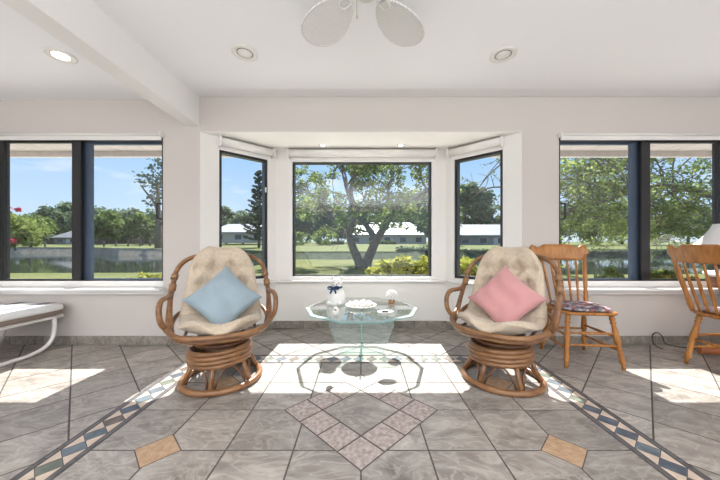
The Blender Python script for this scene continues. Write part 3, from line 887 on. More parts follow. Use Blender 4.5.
# ------------------------------------------------------------------ oak chairs
M_oak = mat('honey_oak', (.31, .115, .023), .35, c2=(.47, .20, .048), scale=7, stretch=(5, 5, .8), bump=.05, bscale=30, spec=.5)
LEGP = [(0, .015), (.06, .018), (.10, .022), (.13, .014), (.16, .023), (.19, .014), (.28, .019), (.45, .024), (.53, .022), (.56, .015), (.59, .024), (.62, .015), (.65, .023), (.68, .015), (.74, .021), (.82, .018), (.87, .023), (.90, .014), (1, .013)]
SPIN = [(0, .008), (.15, .009), (.2, .012), (.24, .009), (.4, .011), (.55, .0125), (.62, .009), (.66, .012), (.70, .009), (.85, .009), (1, .007)]
STR = [(0, .008), (.3, .010), (.45, .0115), (.5, .013), (.55, .0115), (.7, .010), (1, .008)]
def oak_chair(label, loc, rz):
    t = thing('oak_dining_chair', label, 'chair', loc, rz, 'oak spindle-back chairs')
    SH = .445
    # seat: rounded trapezoid with a saddle
    def outline(k, z):
        pts = []
        for i in range(44):
            a = 2 * PI * i / 44; ca, sa = math.cos(a), math.sin(a)
            ex = .38
            x = math.copysign(abs(ca) ** ex, ca); y = math.copysign(abs(sa) ** ex, sa)
            wdt = .208 - .018 * y
            pts.append(V(x * wdt * k, (y * .205) * k, z))
        return pts
    MB().loops([outline(.95, SH - .026), outline(1, SH - .018), outline(1, SH - .006), outline(.975, SH), outline(.8, SH - .004), outline(.4, SH - .008)], smooth=False).build('seat', M_oak, t)
    feet = {}
    for sx in (-1, 1):
        for sy in (-1, 1):
            top = V(sx * (.165 if sy < 0 else .145), sy * .15, SH - .02); ft = V(sx * (.215 if sy < 0 else .19), sy * .215, .0)
            feet[(sx, sy)] = (top, ft)
            MB().turned(top, ft, LEGP).build('leg', M_oak, t)
    def on(k, f): a, b = feet[k]; return a.lerp(b, f)
    for sx in (-1, 1):
        for f in (.42, .66): MB().turned(on((sx, -1), f), on((sx, 1), f), STR).build('stretcher', M_oak, t)
    for f in (.36, .58): MB().turned(on((-1, -1), f), on((1, -1), f), STR).build('stretcher', M_oak, t)
    MB().turned(on((-1, 1), .5), on((1, 1), .5), STR).build('stretcher', M_oak, t)
    def back(x, z):
        # surface of the leaning back: y at height z
        return .178 + (z - SH) * .235 - .30 * x * x + .012
    for sx in (-1, 1):
        p0 = V(sx * .178, .172, SH - .004); p1 = V(sx * .232, back(.232, .90), .90)
        pts = [(0, .015), (.08, .018), (.14, .021), (.18, .016), (.22, .020), (.26, .016), (.5, .0185), (.7, .0165), (.75, .020), (.8, .015), (1, .013)]
        MB().turned(p0, p1, pts).build('back_post', M_oak, t)
    for k in range(5):
        x = -.118 + .059 * k
        MB().turned(V(x, .176, SH - .006), V(x * 1.3, back(x * 1.3, .86), .865), SPIN).build('spindle', M_oak, t)
    # shaped crest rail
    def topz(u):
        a = abs(u)
        if a < .12: h = .150
        elif a < .19: h = .150 - .030 * math.sin((a - .12) / .07 * PI / 2)
        elif a < .235: h = .120 + .026 * math.sin((a - .19) / .045 * PI / 2)
        else: h = .146 - .060 * ((a - .235) / .030) ** 2
        return h
    def botz(u):
        a = abs(u)
        return 0 if a < .215 else .07 * ((a - .215) / .05) ** 1.2
    N = 48; K = 8; fr, bk = [], []
    for i in range(N + 1):
        u = -.265 + .53 * i / N
        for j in range(K + 1):
            z = .845 + botz(u) + (topz(u) - botz(u)) * j / K
            y = back(u, z)
            rnd = .004 if j in (0, K) else 0
            fr.append(V(u, y - .011 + rnd, z)); bk.append(V(u, y + .011 - rnd, z))
    W = K + 1; o = len(fr); fs = []
    for i in range(N):
        for j in range(K):
            a = i * W + j; fs.append((a, a + W, a + W + 1, a + 1)); fs.append((o + a, o + a + 1, o + a + W + 1, o + a + W))
        a = i * W; fs.append((a, o + a, o + a + W, a + W)); a = i * W + K; fs.append((a, a + W, o + a + W, o + a))
    for j in range(K):
        fs.append((j, j + 1, o + j + 1, o + j)); a = N * W + j; fs.append((a, o + a, o + a + 1, a + 1))
    MB().add(fr + bk, fs, 0, True).build('crest_rail', M_oak, t)
    return t
OA = (1.89, 2.49, .002); OB = (2.93, 2.19, .002)
oak_chair('honey oak spindle-back chair with a patterned seat pad, behind the pink pillow chair', OA, math.radians(-6))
oak_chair('honey oak spindle-back chair at the lamp table, cut by the right edge', OB, math.radians(87))
def pad(label, mats, loc, rz):
    m = MB()
    def outline(k, z):
        pts = []
        for i in range(40):
            a = 2 * PI * i / 40; ca, sa = math.cos(a), math.sin(a)
            pts.append(V(math.copysign(abs(ca) ** .45, ca) * .185 * k, math.copysign(abs(sa) ** .45, sa) * .17 * k - .02, z))
        return pts
    m.loops([outline(.93, 0), outline(1, .008), outline(1, .018), outline(.93, .030), outline(.7, .036), outline(.35, .036)], smooth=True)
    ob = m.build('seat_pad', mats); ob.location = (loc[0], loc[1], loc[2] + .447); ob.rotation_euler = (0, 0, rz)
    return tag(ob, label, 'seat pad')
def floral(name, cols):
    m, t, b = nodes(name)
    co = t.nodes.new('ShaderNodeTexCoord'); vo = t.nodes.new('ShaderNodeTexVoronoi'); vo.inputs['Scale'].default_value = 38
    t.links.new(co.outputs['Object'], vo.inputs[0])
    r = t.nodes.new('ShaderNodeValToRGB'); r.color_ramp.interpolation = 'CONSTANT'
    r.color_ramp.elements[0].color = rgb(cols[0]); r.color_ramp.elements[1].position = .8; r.color_ramp.elements[1].color = rgb(cols[-1])
    for k, c in enumerate(cols[1:-1]): e = r.color_ramp.elements.new(.2 + .6 * k / (len(cols) - 2)); e.color = rgb(c)
    t.links.new(vo.outputs['Color'], r.inputs[0]); t.links.new(r.outputs[0], b.inputs['Base Color']); b.inputs['Roughness'].default_value = .95
    return m
pad('floral grey and maroon seat pad on the oak chair behind the pink pillow', floral('floral_print', [(.50, .45, .42), (.10, .06, .09), (.32, .10, .10), (.42, .38, .40), (.18, .20, .20)]), OA, math.radians(-6))
pad('pinkish seat pad on the oak chair beside the lamp table', floral('pink_print', [(.60, .42, .42), (.45, .25, .28), (.62, .55, .52), (.35, .30, .42)]), OB, math.radians(87))

# ------------------------------------------------------------------ lamp table with lamp, right edge
M_red = mat('reddish_wood', (.33, .10, .035), .4, c2=(.45, .16, .06), scale=6, stretch=(1, 1, 6))
M_top = mat('white_top', (.78, .77, .75), .25)
TT = V(3.52, 2.38, .001)
pt = thing('pedestal_table', 'round pedestal table with white top and reddish wood base under the lamp', 'table', TT)
MB().lathe([(.001, .705), (.40, .705), (.43, .715), (.435, .735), (.425, .742), (.001, .742)], 48).build('table_top', M_top, pt)
MB().lathe([(.39, .61), (.40, .61), (.40, .705), (.39, .705)], 48).build('apron', M_red, pt)
MB().lathe([(.001, .12), (.07, .12), (.09, .16), (.05, .22), (.045, .30), (.075, .40), (.08, .48), (.05, .56), (.09, .62), (.14, .705), (.001, .705)], 28).build('pedestal', M_red, pt)
for k in range(4):
    a = math.radians(156 + 90 * k); d = V(math.cos(a), math.sin(a), 0)
    p = [d * .06 + V(0, 0, .22), d * .17 + V(0, 0, .20), d * .27 + V(0, 0, .11), d * .37 + V(0, 0, .055), d * .50 + V(0, 0, .042)]
    MB().tube(spline(p, 5), [.036] * 11 + [.038] * 5 + [.038] * 5, 10).build('foot', M_red, pt)
M_lsh = mat('lamp_linen', (.72, .69, .67), .8)
lp = thing('table_lamp', 'table lamp with a white bell shade on the round table', 'lamp', (3.305, 2.585, .743))
MB().lathe([(.001, 0), (.06, 0), (.062, .012), (.025, .03), (.03, .07), (.055, .12), (.05, .17), (.02, .21), (.012, .23), (.012, .30), (.001, .30)], 28).build('lamp_base', mat('lamp_ceramic', (.55, .55, .56), .25), lp)
MB().lathe([(.205, .245), (.165, .285), (.125, .34), (.095, .39), (.075, .44), (.072, .44), (.092, .39), (.122, .34), (.162, .285), (.201, .245)], 40).build('lamp_shade', M_lsh, lp)
MB().lathe([(.001, .30), (.012, .30), (.008, .45), (.012, .455), (.008, .47), (.001, .472)], 12).build('finial', M_brass, lp)
cp = spline([(2.86, 2.70, .006), (2.86, 2.78, .02), (2.88, 2.815, .10), (2.93, 2.815, .125), (2.97, 2.81, .09), (3.0, 2.80, .02), (3.1, 2.74, .006), (3.3, 2.70, .006), (3.5, 2.76, .006)], 6)
tag(MB().tube(cp, .004, 6).build('lamp_cord', M_dark), 'thin dark cord looping up the skirting behind the lamp table', 'cord')

# ------------------------------------------------------------------ white lounge, left edge
M_tubew = mat('white_tube', (.76, .73, .69), .35)
def stripe():
    m, t, b = nodes('striped_canvas')
    co = t.nodes.new('ShaderNodeTexCoord'); sp = t.nodes.new('ShaderNodeSeparateXYZ'); t.links.new(co.outputs['Object'], sp.inputs[0])
    r = t.nodes.new('ShaderNodeValToRGB'); r.color_ramp.interpolation = 'CONSTANT'
    mr = t.nodes.new('ShaderNodeMapRange'); mr.inputs[1].default_value = -.31; mr.inputs[2].default_value = .31
    t.links.new(sp.outputs['X'], mr.inputs[0]); t.links.new(mr.outputs[0], r.inputs[0])
    c = r.color_ramp; c.elements[0].color = (.76, .75, .73, 1); c.elements[1].position = .84; c.elements[1].color = (.76, .75, .73, 1)
    for p, v in ((.22, (.21, .20, .23, 1)), (.36, (.76, .75, .73, 1)), (.64, (.21, .20, .23, 1))):
        e = c.elements.new(p); e.color = v
    t.links.new(r.outputs[0], b.inputs['Base Color']); b.inputs['Roughness'].default_value = .85
    return m
lg = thing('tubular_lounge', 'white tubular lounge with a striped cushion under the left window', 'lounge', (-3.22, 2.05, .002), math.radians(-6))
for sx in (-1, 1):
    x = sx * .27
    loop = [(x, .655, .31), (x, .66, .29), (x, .66, .20), (x, .645, .12), (x, .59, .055), (x, .48, .022), (x, .34, .017), (x, -.34, .017), (x, -.48, .022), (x, -.59, .055), (x, -.645, .12), (x, -.66, .20), (x, -.66, .29), (x, -.655, .31), (x, -.63, .312), (x, .63, .312)]
    MB().tube(spline(loop, 5, True), .017, 10, True).build('sled_leg', M_tubew, lg)
for y in (-.5, 0, .5): MB().tube([(-.27, y, .31), (.27, y, .31)], .013, 8).build('cross_tube', M_tubew, lg)
m = MB()
def cushion_loop(k, z): return [V(math.copysign(abs(math.cos(2 * PI * i / 64)) ** .28, math.cos(2 * PI * i / 64)) * (.31 - k), math.copysign(abs(math.sin(2 * PI * i / 64)) ** .16, math.sin(2 * PI * i / 64)) * (.76 - k), z) for i in range(64)]
m.loops([cushion_loop(.02, .329), cushion_loop(.004, .335), cushion_loop(0, .35), cushion_loop(0, .375)], 1, smooth=False)
m.loops([cushion_loop(0, .375), cushion_loop(-.004, .39), cushion_loop(.0, .415), cushion_loop(.015, .428), cushion_loop(.06, .434), cushion_loop(.15, .436)], 0, smooth=True)
m.build('cushion', [stripe(), mat('cushion_underside', (.22, .17, .14), .9)], lg)

# ------------------------------------------------------------------ outdoors: ground and pond
def lerp_table(tab, t):
    if t <= tab[0][0]: return tab[0][1]
    for (a, va), (b, vb) in zip(tab, tab[1:]):
        if t <= b:
            f = (t - a) / (b - a); f = f * f * (3 - 2 * f); return va + (vb - va) * f
    return tab[-1][1]
NEAR = [(-1.6, 13), (-.75, 13.4), (-.45, 15), (-.22, 25), (.2, 25), (.38, 13.5), (.6, 12.5), (1.6, 13)]
BANK = [(-1.6, 47), (-.93, 46), (-.86, 37), (-.50, 36), (-.25, 31), (.2, 31), (.4, 36), (.8, 38), (1.6, 40)]
BZ = [(-1.6, .42), (-.9, .42), (-.5, .3), (-.25, .12), (.2, .12), (.5, .25), (1.6, .25)]
def grass_mat(name, c, c2, c3):
    m, t, b = nodes(name)
    co = t.nodes.new('ShaderNodeTexCoord')
    n = t.nodes.new('ShaderNodeTexNoise'); n.inputs['Scale'].default_value = .35; n.inputs['Detail'].default_value = 8; n.inputs['Roughness'].default_value = .7
    n2 = t.nodes.new('ShaderNodeTexNoise'); n2.inputs['Scale'].default_value = 12; n2.inputs['Detail'].default_value = 4
    t.links.new(co.outputs['Object'], n.inputs[0]); t.links.new(co.outputs['Object'], n2.inputs[0])
    ad = t.nodes.new('ShaderNodeMath'); ad.operation = 'MULTIPLY_ADD'; ad.inputs[1].default_value = .4
    t.links.new(n2.outputs[0], ad.inputs[0]); t.links.new(n.outputs[0], ad.inputs[2])
    r = t.nodes.new('ShaderNodeValToRGB')
    r.color_ramp.elements[0].position = .5; r.color_ramp.elements[0].color = rgb(c); r.color_ramp.elements[1].position = .9; r.color_ramp.elements[1].color = rgb(c3)
    e = r.color_ramp.elements.new(.7); e.color = rgb(c2)
    t.links.new(ad.outputs[0], r.inputs[0]); t.links.new(r.outputs[0], b.inputs['Base Color']); b.inputs['Roughness'].default_value = .9; b.inputs['Specular IOR Level'].default_value = .1
    return m
M_grass = grass_mat('near_grass', (.07, .085, .025), (.12, .13, .04), (.17, .155, .07))
M_far = grass_mat('far_grass', (.08, .105, .03), (.125, .14, .05), (.16, .15, .07))
M_rock = mat('bank_stone', (.19, .16, .115), .9, c2=(.33, .28, .20), scale=2.2, bump=.6, bscale=3)
M_cover = mat('bank_plants', (.035, .05, .02), .9, c2=(.10, .12, .045), scale=3, bump=.6, bscale=5)
NC, NR = 72, 16
def polar(Yf, Zf, rows, mat_, name, ta=-1.6, tb_=1.6):
    vs = []; fs = []
    for i in range(NC + 1):
        t = ta + (tb_ - ta) * i / NC
        for j in range(rows + 1):
            Y = Yf(t, j / rows); vs.append((t * Y, Y, Zf(t, j / rows, Y)))
    W = rows + 1
    for i in range(NC):
        for j in range(rows): a = i * W + j; fs.append((a, a + W, a + W + 1, a + 1))
    m = MB(); m.add(vs, fs, 0, True)
    return struct(m.build(name, mat_))
polar(lambda t, s: 3.5 + (lerp_table(NEAR, t) - 3.5) * s, lambda t, s, Y: -.12 - .12 * min(1, s * 1.3) - (.45 * max(0, (s - .93) / .07)), 16, M_grass, 'lawn')
polar(lambda t, s: lerp_table(BANK, t) + 1.2 + (150 - lerp_table(BANK, t)) * s ** 1.5, lambda t, s, Y: lerp_table(BZ, t) + (1.02 - lerp_table(BZ, t)) * min(1, (Y - lerp_table(BANK, t)) / 36) + max(0, Y - 90) * .02, 14, M_far, 'far_lawn')
polar(lambda t, s: lerp_table(BANK, t) + 1.25 * s, lambda t, s, Y: -.75 + (lerp_table(BZ, t) + .75) * s + (.03 if s >= .99 else 0), 4, M_rock, 'far_bank', -1.6, -.42)
polar(lambda t, s: lerp_table(BANK, t) + 1.25 * s, lambda t, s, Y: -.75 + (lerp_table(BZ, t) + .75) * s + (.03 if s >= .99 else 0), 4, M_cover, 'planted_bank', -.42, 1.6)
mW, tW, bW = nodes('pond_water')
bW.inputs['Base Color'].default_value = (.035, .045, .035, 1); bW.inputs['Roughness'].default_value = .04
co = tW.nodes.new('ShaderNodeTexCoord'); mpn = tW.nodes.new('ShaderNodeMapping'); mpn.inputs['Scale'].default_value = (.6, 2.2, 1)
nn_ = tW.nodes.new('ShaderNodeTexNoise'); nn_.inputs['Scale'].default_value = 1.1; nn_.inputs['Detail'].default_value = 3
bp = tW.nodes.new('ShaderNodeBump'); bp.inputs['Strength'].default_value = .025; bp.inputs['Distance'].default_value = .1
tW.links.new(co.outputs['Object'], mpn.inputs[0]); tW.links.new(mpn.outputs[0], nn_.inputs[0]); tW.links.new(nn_.outputs[0], bp.inputs['Height']); tW.links.new(bp.outputs[0], bW.inputs['Normal'])
struct(MB().add([(-85, 9, -.5), (85, 9, -.5), (85, 52, -.5), (-85, 52, -.5)], [(0, 1, 2, 3)]).build('pond', mW))
struct(MB().box(-5.5, 5.5, 3.51, 6.6, -.3, -.085).build('bounce_slab', mat('bounce_concrete', (.58, .54, .49), .9, var=.08, scale=3)))  # added unseen slab that bounces sunlight up to the bay ceiling and soffit
# ------------------------------------------------------------------ outdoors: houses
M_roofw = mat('white_roof', (.46, .47, .48), .5); M_roofg = mat('grey_roof', (.13, .135, .14), .8, var=.15, scale=3)
M_hw = mat('house_wall', (.42, .40, .37), .8); M_hg = mat('grey_house_wall', (.24, .24, .25), .8)
M_pane = mat('house_window', (.04, .05, .06), .15)
def house(label, x0, x1, yr, ye, yb, Y, mr, mw, dep=9, gable=False, wins=4):
    pa, pb = px(x0, yb, Y), px(x1, yb, Y)
    ze, zr = px(0, ye, Y).z, px(0, yr, Y + dep * .5).z
    zb = pa.z; xa, xb = pa.x, pb.x; xm = (xa + xb) / 2
    t = thing('house', label, 'house', (xm, Y, zb - .2))
    H = ze - zb + .2; hw = (xb - xa) / 2 - .5; R = zr - zb + .2
    MB().box(-hw, hw, .6, dep, 0, H).build('wall', mw, t)
    k = hw + .6
    m = MB()
    ins = .0 if gable else min(dep * .5, k * .35)
    v = [(-k, 0, H), (k, 0, H), (k, dep + .6, H), (-k, dep + .6, H), (-k + ins, dep * .5, R), (k - ins, dep * .5, R), (-k, 0, H - .22), (k, 0, H - .22), (k, dep + .6, H - .22), (-k, dep + .6, H - .22)]
    m.add(v, [(0, 1, 5, 4), (1, 2, 5), (2, 3, 4, 5), (3, 0, 4), (0, 6, 7, 1), (1, 7, 8, 2), (2, 8, 9, 3), (3, 9, 6, 0), (6, 9, 8, 7)])
    m.build('roof', mr, t)
    for i in range(wins):
        xc = -hw + (i + .5) * 2 * hw / wins
        f = MB().box(xc - .8, xc + .8, .54, .62, H * .30, H * .78).build('window', M_roofw, t)
        MB().box(xc - .7, xc + .7, .50, .56, H * .33, H * .75).build('pane', M_pane, f)
    MB().box(hw * .1 - .5, hw * .1 + .5, .53, .61, .15, H * .78).build('door', M_roofw, t)
    return t
house('white-roofed house across the pond behind the forked tree', 346, 429, 222.5, 234.5, 245, 68, M_roofw, M_hw, 14, wins=5)
house('grey-roofed house among the trees in the left sliding window', 50, 79, 230, 237.5, 243.5, 74, M_roofg, M_hg, 10, wins=2)
house('pale-roofed house in the angled window behind the blue pillow chair', 206, 268, 224, 232, 242, 60, mat('pale_grey_roof', (.27, .275, .285), .6), M_hw, 11, wins=3)
house('grey house with pale roof in the angled window behind the pink pillow chair', 455, 532, 224.5, 235, 246, 62, bpy.data.materials['pale_grey_roof'], M_hg, 12, wins=4, gable=True)
# posts along the far bank, left window
post0 = None
for k, (xx, yy) in enumerate(((104, 247), (116, 247), (128, 246), (140, 245), (150, 244.5), (45, 248), (30, 248))):
    p = px(xx, yy, 49)
    if post0 is None:
        post0 = MB().tube([(0, 0, -.3), (0, 0, .95), (0, 0, 1.0)], [.12, .12, .06], 8).build('bank_post', mat('post_wood', (.12, .10, .085), .9)); o = post0
    else: o = post0.copy(); COL.objects.link(o)
    o.location = p; tag(o, 'short dark post standing on the far bank of the pond', 'post', 'posts on the far bank')

# ------------------------------------------------------------------ outdoors: trees and shrubs
M_bark = mat('bark', (.10, .082, .063), .95, c2=(.20, .165, .13), scale=6, bump=.5, bscale=14)
M_l1 = leaf_mat('leaf_green', (.10, .15, .05), (.22, .28, .10))
M_l2 = leaf_mat('leaf_hazy_green', (.10, .14, .09), (.19, .24, .14))  # blue-grey tint puts distance haze into the leaf colour
M_l3 = leaf_mat('leaf_bright', (.14, .19, .05), (.28, .33, .10), .5)
M_l4 = leaf_mat('leaf_lime', (.24, .27, .04), (.52, .50, .13), .4)
M_l5 = leaf_mat('leaf_pine', (.06, .09, .06), (.12, .16, .10), .4)
M_fl = leaf_mat('bougainvillea_bracts', (.45, .03, .07), (.62, .10, .16), .4)
RNG = random.Random(7)
def leaves(m, centers, n, size, spread, flat=1.0, long=1.6):
    for _ in range(n):
        c, r = RNG.choice(centers)
        while True:
            d = V(RNG.uniform(-1, 1), RNG.uniform(-1, 1), RNG.uniform(-1, 1))
            if d.length <= 1: break
        d = d * (.55 + .45 * RNG.random())
        p = Vector(c) + V(d.x * r[0], d.y * r[1], d.z * r[2]) * spread
        a = V(RNG.gauss(0, 1), RNG.gauss(0, 1), RNG.gauss(0, .6)).normalized()
        b = a.orthogonal().normalized(); b.rotate(Quaternion(a, RNG.uniform(0, 6.28)))
        s = size * RNG.uniform(.6, 1.25)
        m.add([p - a * s * .5 * long, p + b * s * .42, p + a * s * .5 * long, p - b * s * .42], [(0, 1, 2, 3)])
def blobs(c, rx, rz, k, small):
    out = []
    for _ in range(k):
        a = RNG.uniform(0, 6.28); h = RNG.uniform(-1, 1); rr = math.sqrt(max(0, 1 - h * h)) * RNG.uniform(.3, .9)
        s = small * RNG.uniform(.7, 1.2)
        out.append((V(c[0] + math.cos(a) * rx * rr, c[1] + math.sin(a) * rx * rr, c[2] + h * rz * .8), (s * 1.25, s * 1.25, s)))
    return out
def far_tree(label, x, ytop, Y, wpx, M, n=2600, base=None, trunk=True, low=.12, group='trees beyond the pond', lsize=None):
    p = px(x, ytop, Y)
    zb = -.1 + .9 * min(1, max(0, (Y - 36) / 30)) if base is None else base
    H = p.z - zb; rx = wpx * Y / F / 1.8
    t = thing('tree', label, 'tree', (p.x, Y, zb), 0, group)
    cz = H * (low + 1) / 2; rz = H * (1 - low) / 2
    if trunk:
        m = MB(); m.tube([(0, 0, -.3), (.1, 0, H * .3), (-.05, 0, H * .75)], [H * .035, H * .028, H * .01], 8)
        for k in range(5):
            a = k * 1.3; m.tube([(.1, 0, H * (.25 + .07 * k)), (math.cos(a) * rx * .55, math.sin(a) * rx * .55, H * (.45 + .08 * k))], [H * .016, H * .006], 6)
        m.build('trunk', M_bark, t)
    m = MB(); leaves(m, blobs((0, 0, cz), rx * .85, rz * .95, 26, min(rx, rz) * .42), n, lsize or max(.34, H * .065), 1.0)
    m.build('crown', M, t)
    return t
# left window: tree line beyond the pond
for i, (x, yt, Y, wp, M, w_) in enumerate((
    (2, 206, 70, 30, M_l2, 'half hidden by the left frame'), (33, 213, 62, 34, M_l1, 'right of the red flowering bush'), (54, 207, 92, 40, M_l2, 'behind the grey roof'),
    (70, 201, 112, 34, M_l2, 'tallest by the middle stile'), (90, 205, 88, 30, M_l2, 'behind the middle stile'), (106, 209, 70, 34, M_l1, 'just right of the middle stile'),
    (124, 207, 78, 34, M_l2, 'beyond the bank posts'), (142, 212, 60, 34, M_l1, 'in front of the tall tree at right'), (168, 204, 70, 40, M_l2, 'behind the wall pier'))):
    far_tree('leafy tree across the pond in left window, ' + w_, x, yt, Y, wp, M)
far_tree('bright green round bush across the pond in the left window', 30, 217, 50, 30, M_l3, 900, low=.0)
tall = far_tree('tall open tree at the right of the left window', 158, 158, 40, 46, M_l5, 700, low=.35, lsize=.42)
for i, (x, yt, Y, wp, M, w_) in enumerate((
    (226, 206, 84, 34, M_l2, 'at its left'), (243, 208, 80, 30, M_l2, 'above the pale roof'), (272, 200, 74, 34, M_l1, 'behind the frame'))):
    far_tree('leafy tree in the angled window near the blue pillow, ' + w_, x, yt, Y, wp, M)
for i, (x, yt, Y, wp, M, w_) in enumerate((
    (300, 202, 78, 40, M_l2, 'left of the house'), (318, 198, 96, 40, M_l2, 'second from its left edge'), (338, 204, 108, 36, M_l1, 'left of the roof'), (362, 206, 100, 40, M_l2, 'behind the middle of the roof'),
    (388, 203, 116, 40, M_l2, 'behind the right of the roof'), (412, 198, 96, 40, M_l2, 'above the right end of the roof'), (434, 185, 60, 40, M_l2, 'tall, at its right edge'))):
    far_tree('distant tree in the picture window, ' + w_, x, yt, Y, wp, M)
far_tree('light green bush beside the white-roofed house', 325, 229, 58, 36, M_l3, 900, trunk=False, low=.0)
far_tree('second light green bush at the left of the picture window', 301, 232, 56, 26, M_l3, 700, trunk=False, low=.0)
for i, (x, yt, Y, wp, M, w_) in enumerate((
    (465, 184, 90, 56, M_l2, 'tallest at its left'), (480, 198, 84, 40, M_l2, 'above the gable'), (504, 214, 88, 30, M_l1, 'low, right of the roof'))):
    far_tree('big tree in the angled window behind the pink pillow chair, ' + w_, x, yt, Y, wp, M)
for i, (x, yt, Y, wp, M, w_) in enumerate((
    (560, 205, 60, 50, M_l2, 'at its left edge'), (592, 212, 66, 50, M_l1, 'left of the middle stile'), (622, 208, 74, 46, M_l2, 'behind the middle stile'), (655, 214, 58, 50, M_l1, 'right of the middle stile'),
    (688, 208, 78, 50, M_l2, 'left of the lamp'), (722, 204, 60, 50, M_l2, 'behind the lamp'))):
    far_tree('tree on the far bank in the right window, ' + w_, x, yt, Y, wp, M)
# clipped hedges beside the far houses
def hedge(label, x0, x1, yt, yb, Y, M=M_l1, n=900, size=.35):
    a, b = px(x0, yb, Y), px(x1, yb, Y); H = (yb - yt) * Y / F
    xm = (a.x + b.x) / 2; L = b.x - a.x
    m = MB(); cs = [(V(-L / 2 + L * (k + .5) / 12, 0, H * .5), (L / 14, .7, H * .5)) for k in range(12)]
    leaves(m, cs, n, size, 1.0)
    t = thing('hedge', label, 'hedge', (xm, Y, a.z - .1)); m.build('foliage', M, t)
    MB().box(-L / 2 + .2, L / 2 - .2, -.4, .4, 0, H * .7).build('branches', M_bark, t)
hedge('long low dark hedge on the far bank below the white-roofed house', 286, 398, 251.5, 257, 32.6, M_l2, 1800, .22)
hedge('belt of tall shrubs under the trees across the pond in the left window', -20, 215, 233.5, 244.6, 78, M_l2, 3600, .55)
hedge('clipped dark hedge against the white-roofed house', 369, 396, 240, 245.5, 64)
hedge('clipped hedge at the left end of the white-roofed house', 318, 344, 239.5, 245.5, 62)
hedge('low shrubs on the far bank at the right of the picture window', 396, 440, 245, 256, 33, M_l2, 1200, .25)
hedge('low dark shrubs along the pond edge in the right window', 556, 720, 248.5, 254.5, 38.5, M_l2, 2200, .3)
hedge('dark shrubs on the bank in the angled window behind the pink pillow chair', 452, 520, 247.5, 255, 37, M_l2, 1200, .3)
# norfolk pine
p = px(259, 240, 44); pt_ = thing('norfolk_pine', 'tall tiered pine at the right edge of the angled window behind blue pillow', 'tree', (p.x, 44, .2))
H = px(259, 172, 44).z - .2
MB().tube([(0, 0, 0), (0, 0, H)], [.22, .03], 8).build('trunk', M_bark, pt_)
m = MB()
for k in range(19):
    z = H * (.14 + .85 * k / 18); L0_ = 2.7 * (1 - .86 * k / 18)
    for q in range(6):
        a = q * PI / 3 + k * .47 + RNG.uniform(-.25, .25); L = L0_ * RNG.uniform(.7, 1.15); zz = z + RNG.uniform(-.2, .2)
        for s in range(9):
            f = (s + 1) / 9; c = V(math.cos(a) * L * f, math.sin(a) * L * f, zz + .28 * L * f * f - .1 * L * f)
            leaves(m, [(c, (.18, .18, .15))], 7, .26, 1.0)
m.build('needles', M_l5, pt_)
# red flowering bush
p = px(15, 246, 27); bu = thing('bougainvillea_bush', 'green bush with crimson flowers at the far left of the left window', 'bush', (p.x, 27, p.z - .3))
m = MB(); cs = blobs((0, 0, 1.9), 1.5, 1.8, 18, .8); leaves(m, cs, 1600, .22, 1.0); m.build('foliage', M_l3, bu)
m = MB(); leaves(m, [(V(.6, -1.2, 3.75), (.7, .5, .35)), (V(1.1, -1.2, .75), (.75, .5, .35)), (V(-.2, -1.2, 3.4), (.5, .5, .3)), (V(1.5, -1.0, 3.6), (.35, .3, .25))], 420, .15, 1.0, long=1.0); m.build('flowers', M_fl, bu)
MB().tube([(0, 0, -.1), (0, 0, 1.6)], .08, 6).build('stem', M_bark, bu)

# branching tree: main limbs given as paths, side branches grown from them
def grow(m, tips, p, d, L, r, depth, droop=.0):
    n = 4; pts = [p]; dd = d.copy()
    for i in range(n):
        dd = (dd + V(RNG.gauss(0, .16), RNG.gauss(0, .16), RNG.gauss(0, .14) - droop)).normalized()
        pts.append(pts[-1] + dd * L / n)
    m.tube(pts, [r * (1 - .5 * i / n) for i in range(n + 1)], 6)
    if depth == 0:
        tips.append(pts[-1]); tips.append(pts[-2]); return
    for k in range(2 + (depth > 1)):
        nd = dd.copy(); ax = V(RNG.gauss(0, 1), RNG.gauss(0, 1), RNG.gauss(0, 1)).normalized()
        nd.rotate(Quaternion(ax, RNG.uniform(.35, .85)))
        grow(m, tips, pts[RNG.choice((2, 3, 4))], nd, L * RNG.uniform(.6, .8), r * .5, depth - 1, droop)
YT = 14.6
RNG.seed(21)
ct = thing('forked_tree', 'big forked tree on the lawn filling the picture window', 'tree', px(363, 269.5, YT))
b0 = px(363, 269.5, YT)
L = lambda x, y, dy=0: px(x, y, YT + dy) - b0
m = MB(); tips = []
limbs = [
    ([L(360.5, 271), L(359, 262), L(353, 248), L(348.6, 236), L(338, 226, .3), L(324, 207, .6), L(306, 190, 1.0)], .27, .07),
    ([L(366, 271), L(367, 262), L(372, 250), L(377, 239), L(386, 225, -.3), L(395, 212, -.6), L(410, 202, -1), L(428, 190, -1.4)], .29, .08),
    ([L(349, 238), L(351.5, 226, -.4), L(354.5, 214, -.8), L(350, 200, -1.2), L(345, 184, -1.4)], .17, .06),
    ([L(376, 240), L(368, 228, .6), L(360, 214, .9), L(352, 198, 1.2), L(352, 180, 1.5), L(358, 160, 1.6)], .18, .06),
    ([L(390, 219), L(392, 205, .8), L(388, 190, 1.2), L(394, 172, 1.4)], .13, .05)]
for pts, r0, r1 in limbs:
    q = spline(pts, 4); n = len(q)
    m.tube(q, [r0 + (r1 - r0) * i / (n - 1) for i in range(n)], 10)
    for i in range(n):
        if i > n * .42:
            for _ in range(1):
                d = V(RNG.gauss(0, 1), RNG.gauss(0, 1), RNG.uniform(-.2, 1)).normalized()
                grow(m, tips, q[i], d, RNG.uniform(1.0, 1.9), .045, 2, .03)
m.build('trunk', M_bark, ct)
m = MB(); cs = [(p, (.44, .44, .36)) for p in tips if p.z > 2.0]
leaves(m, cs, 8000, .13, 1.0)
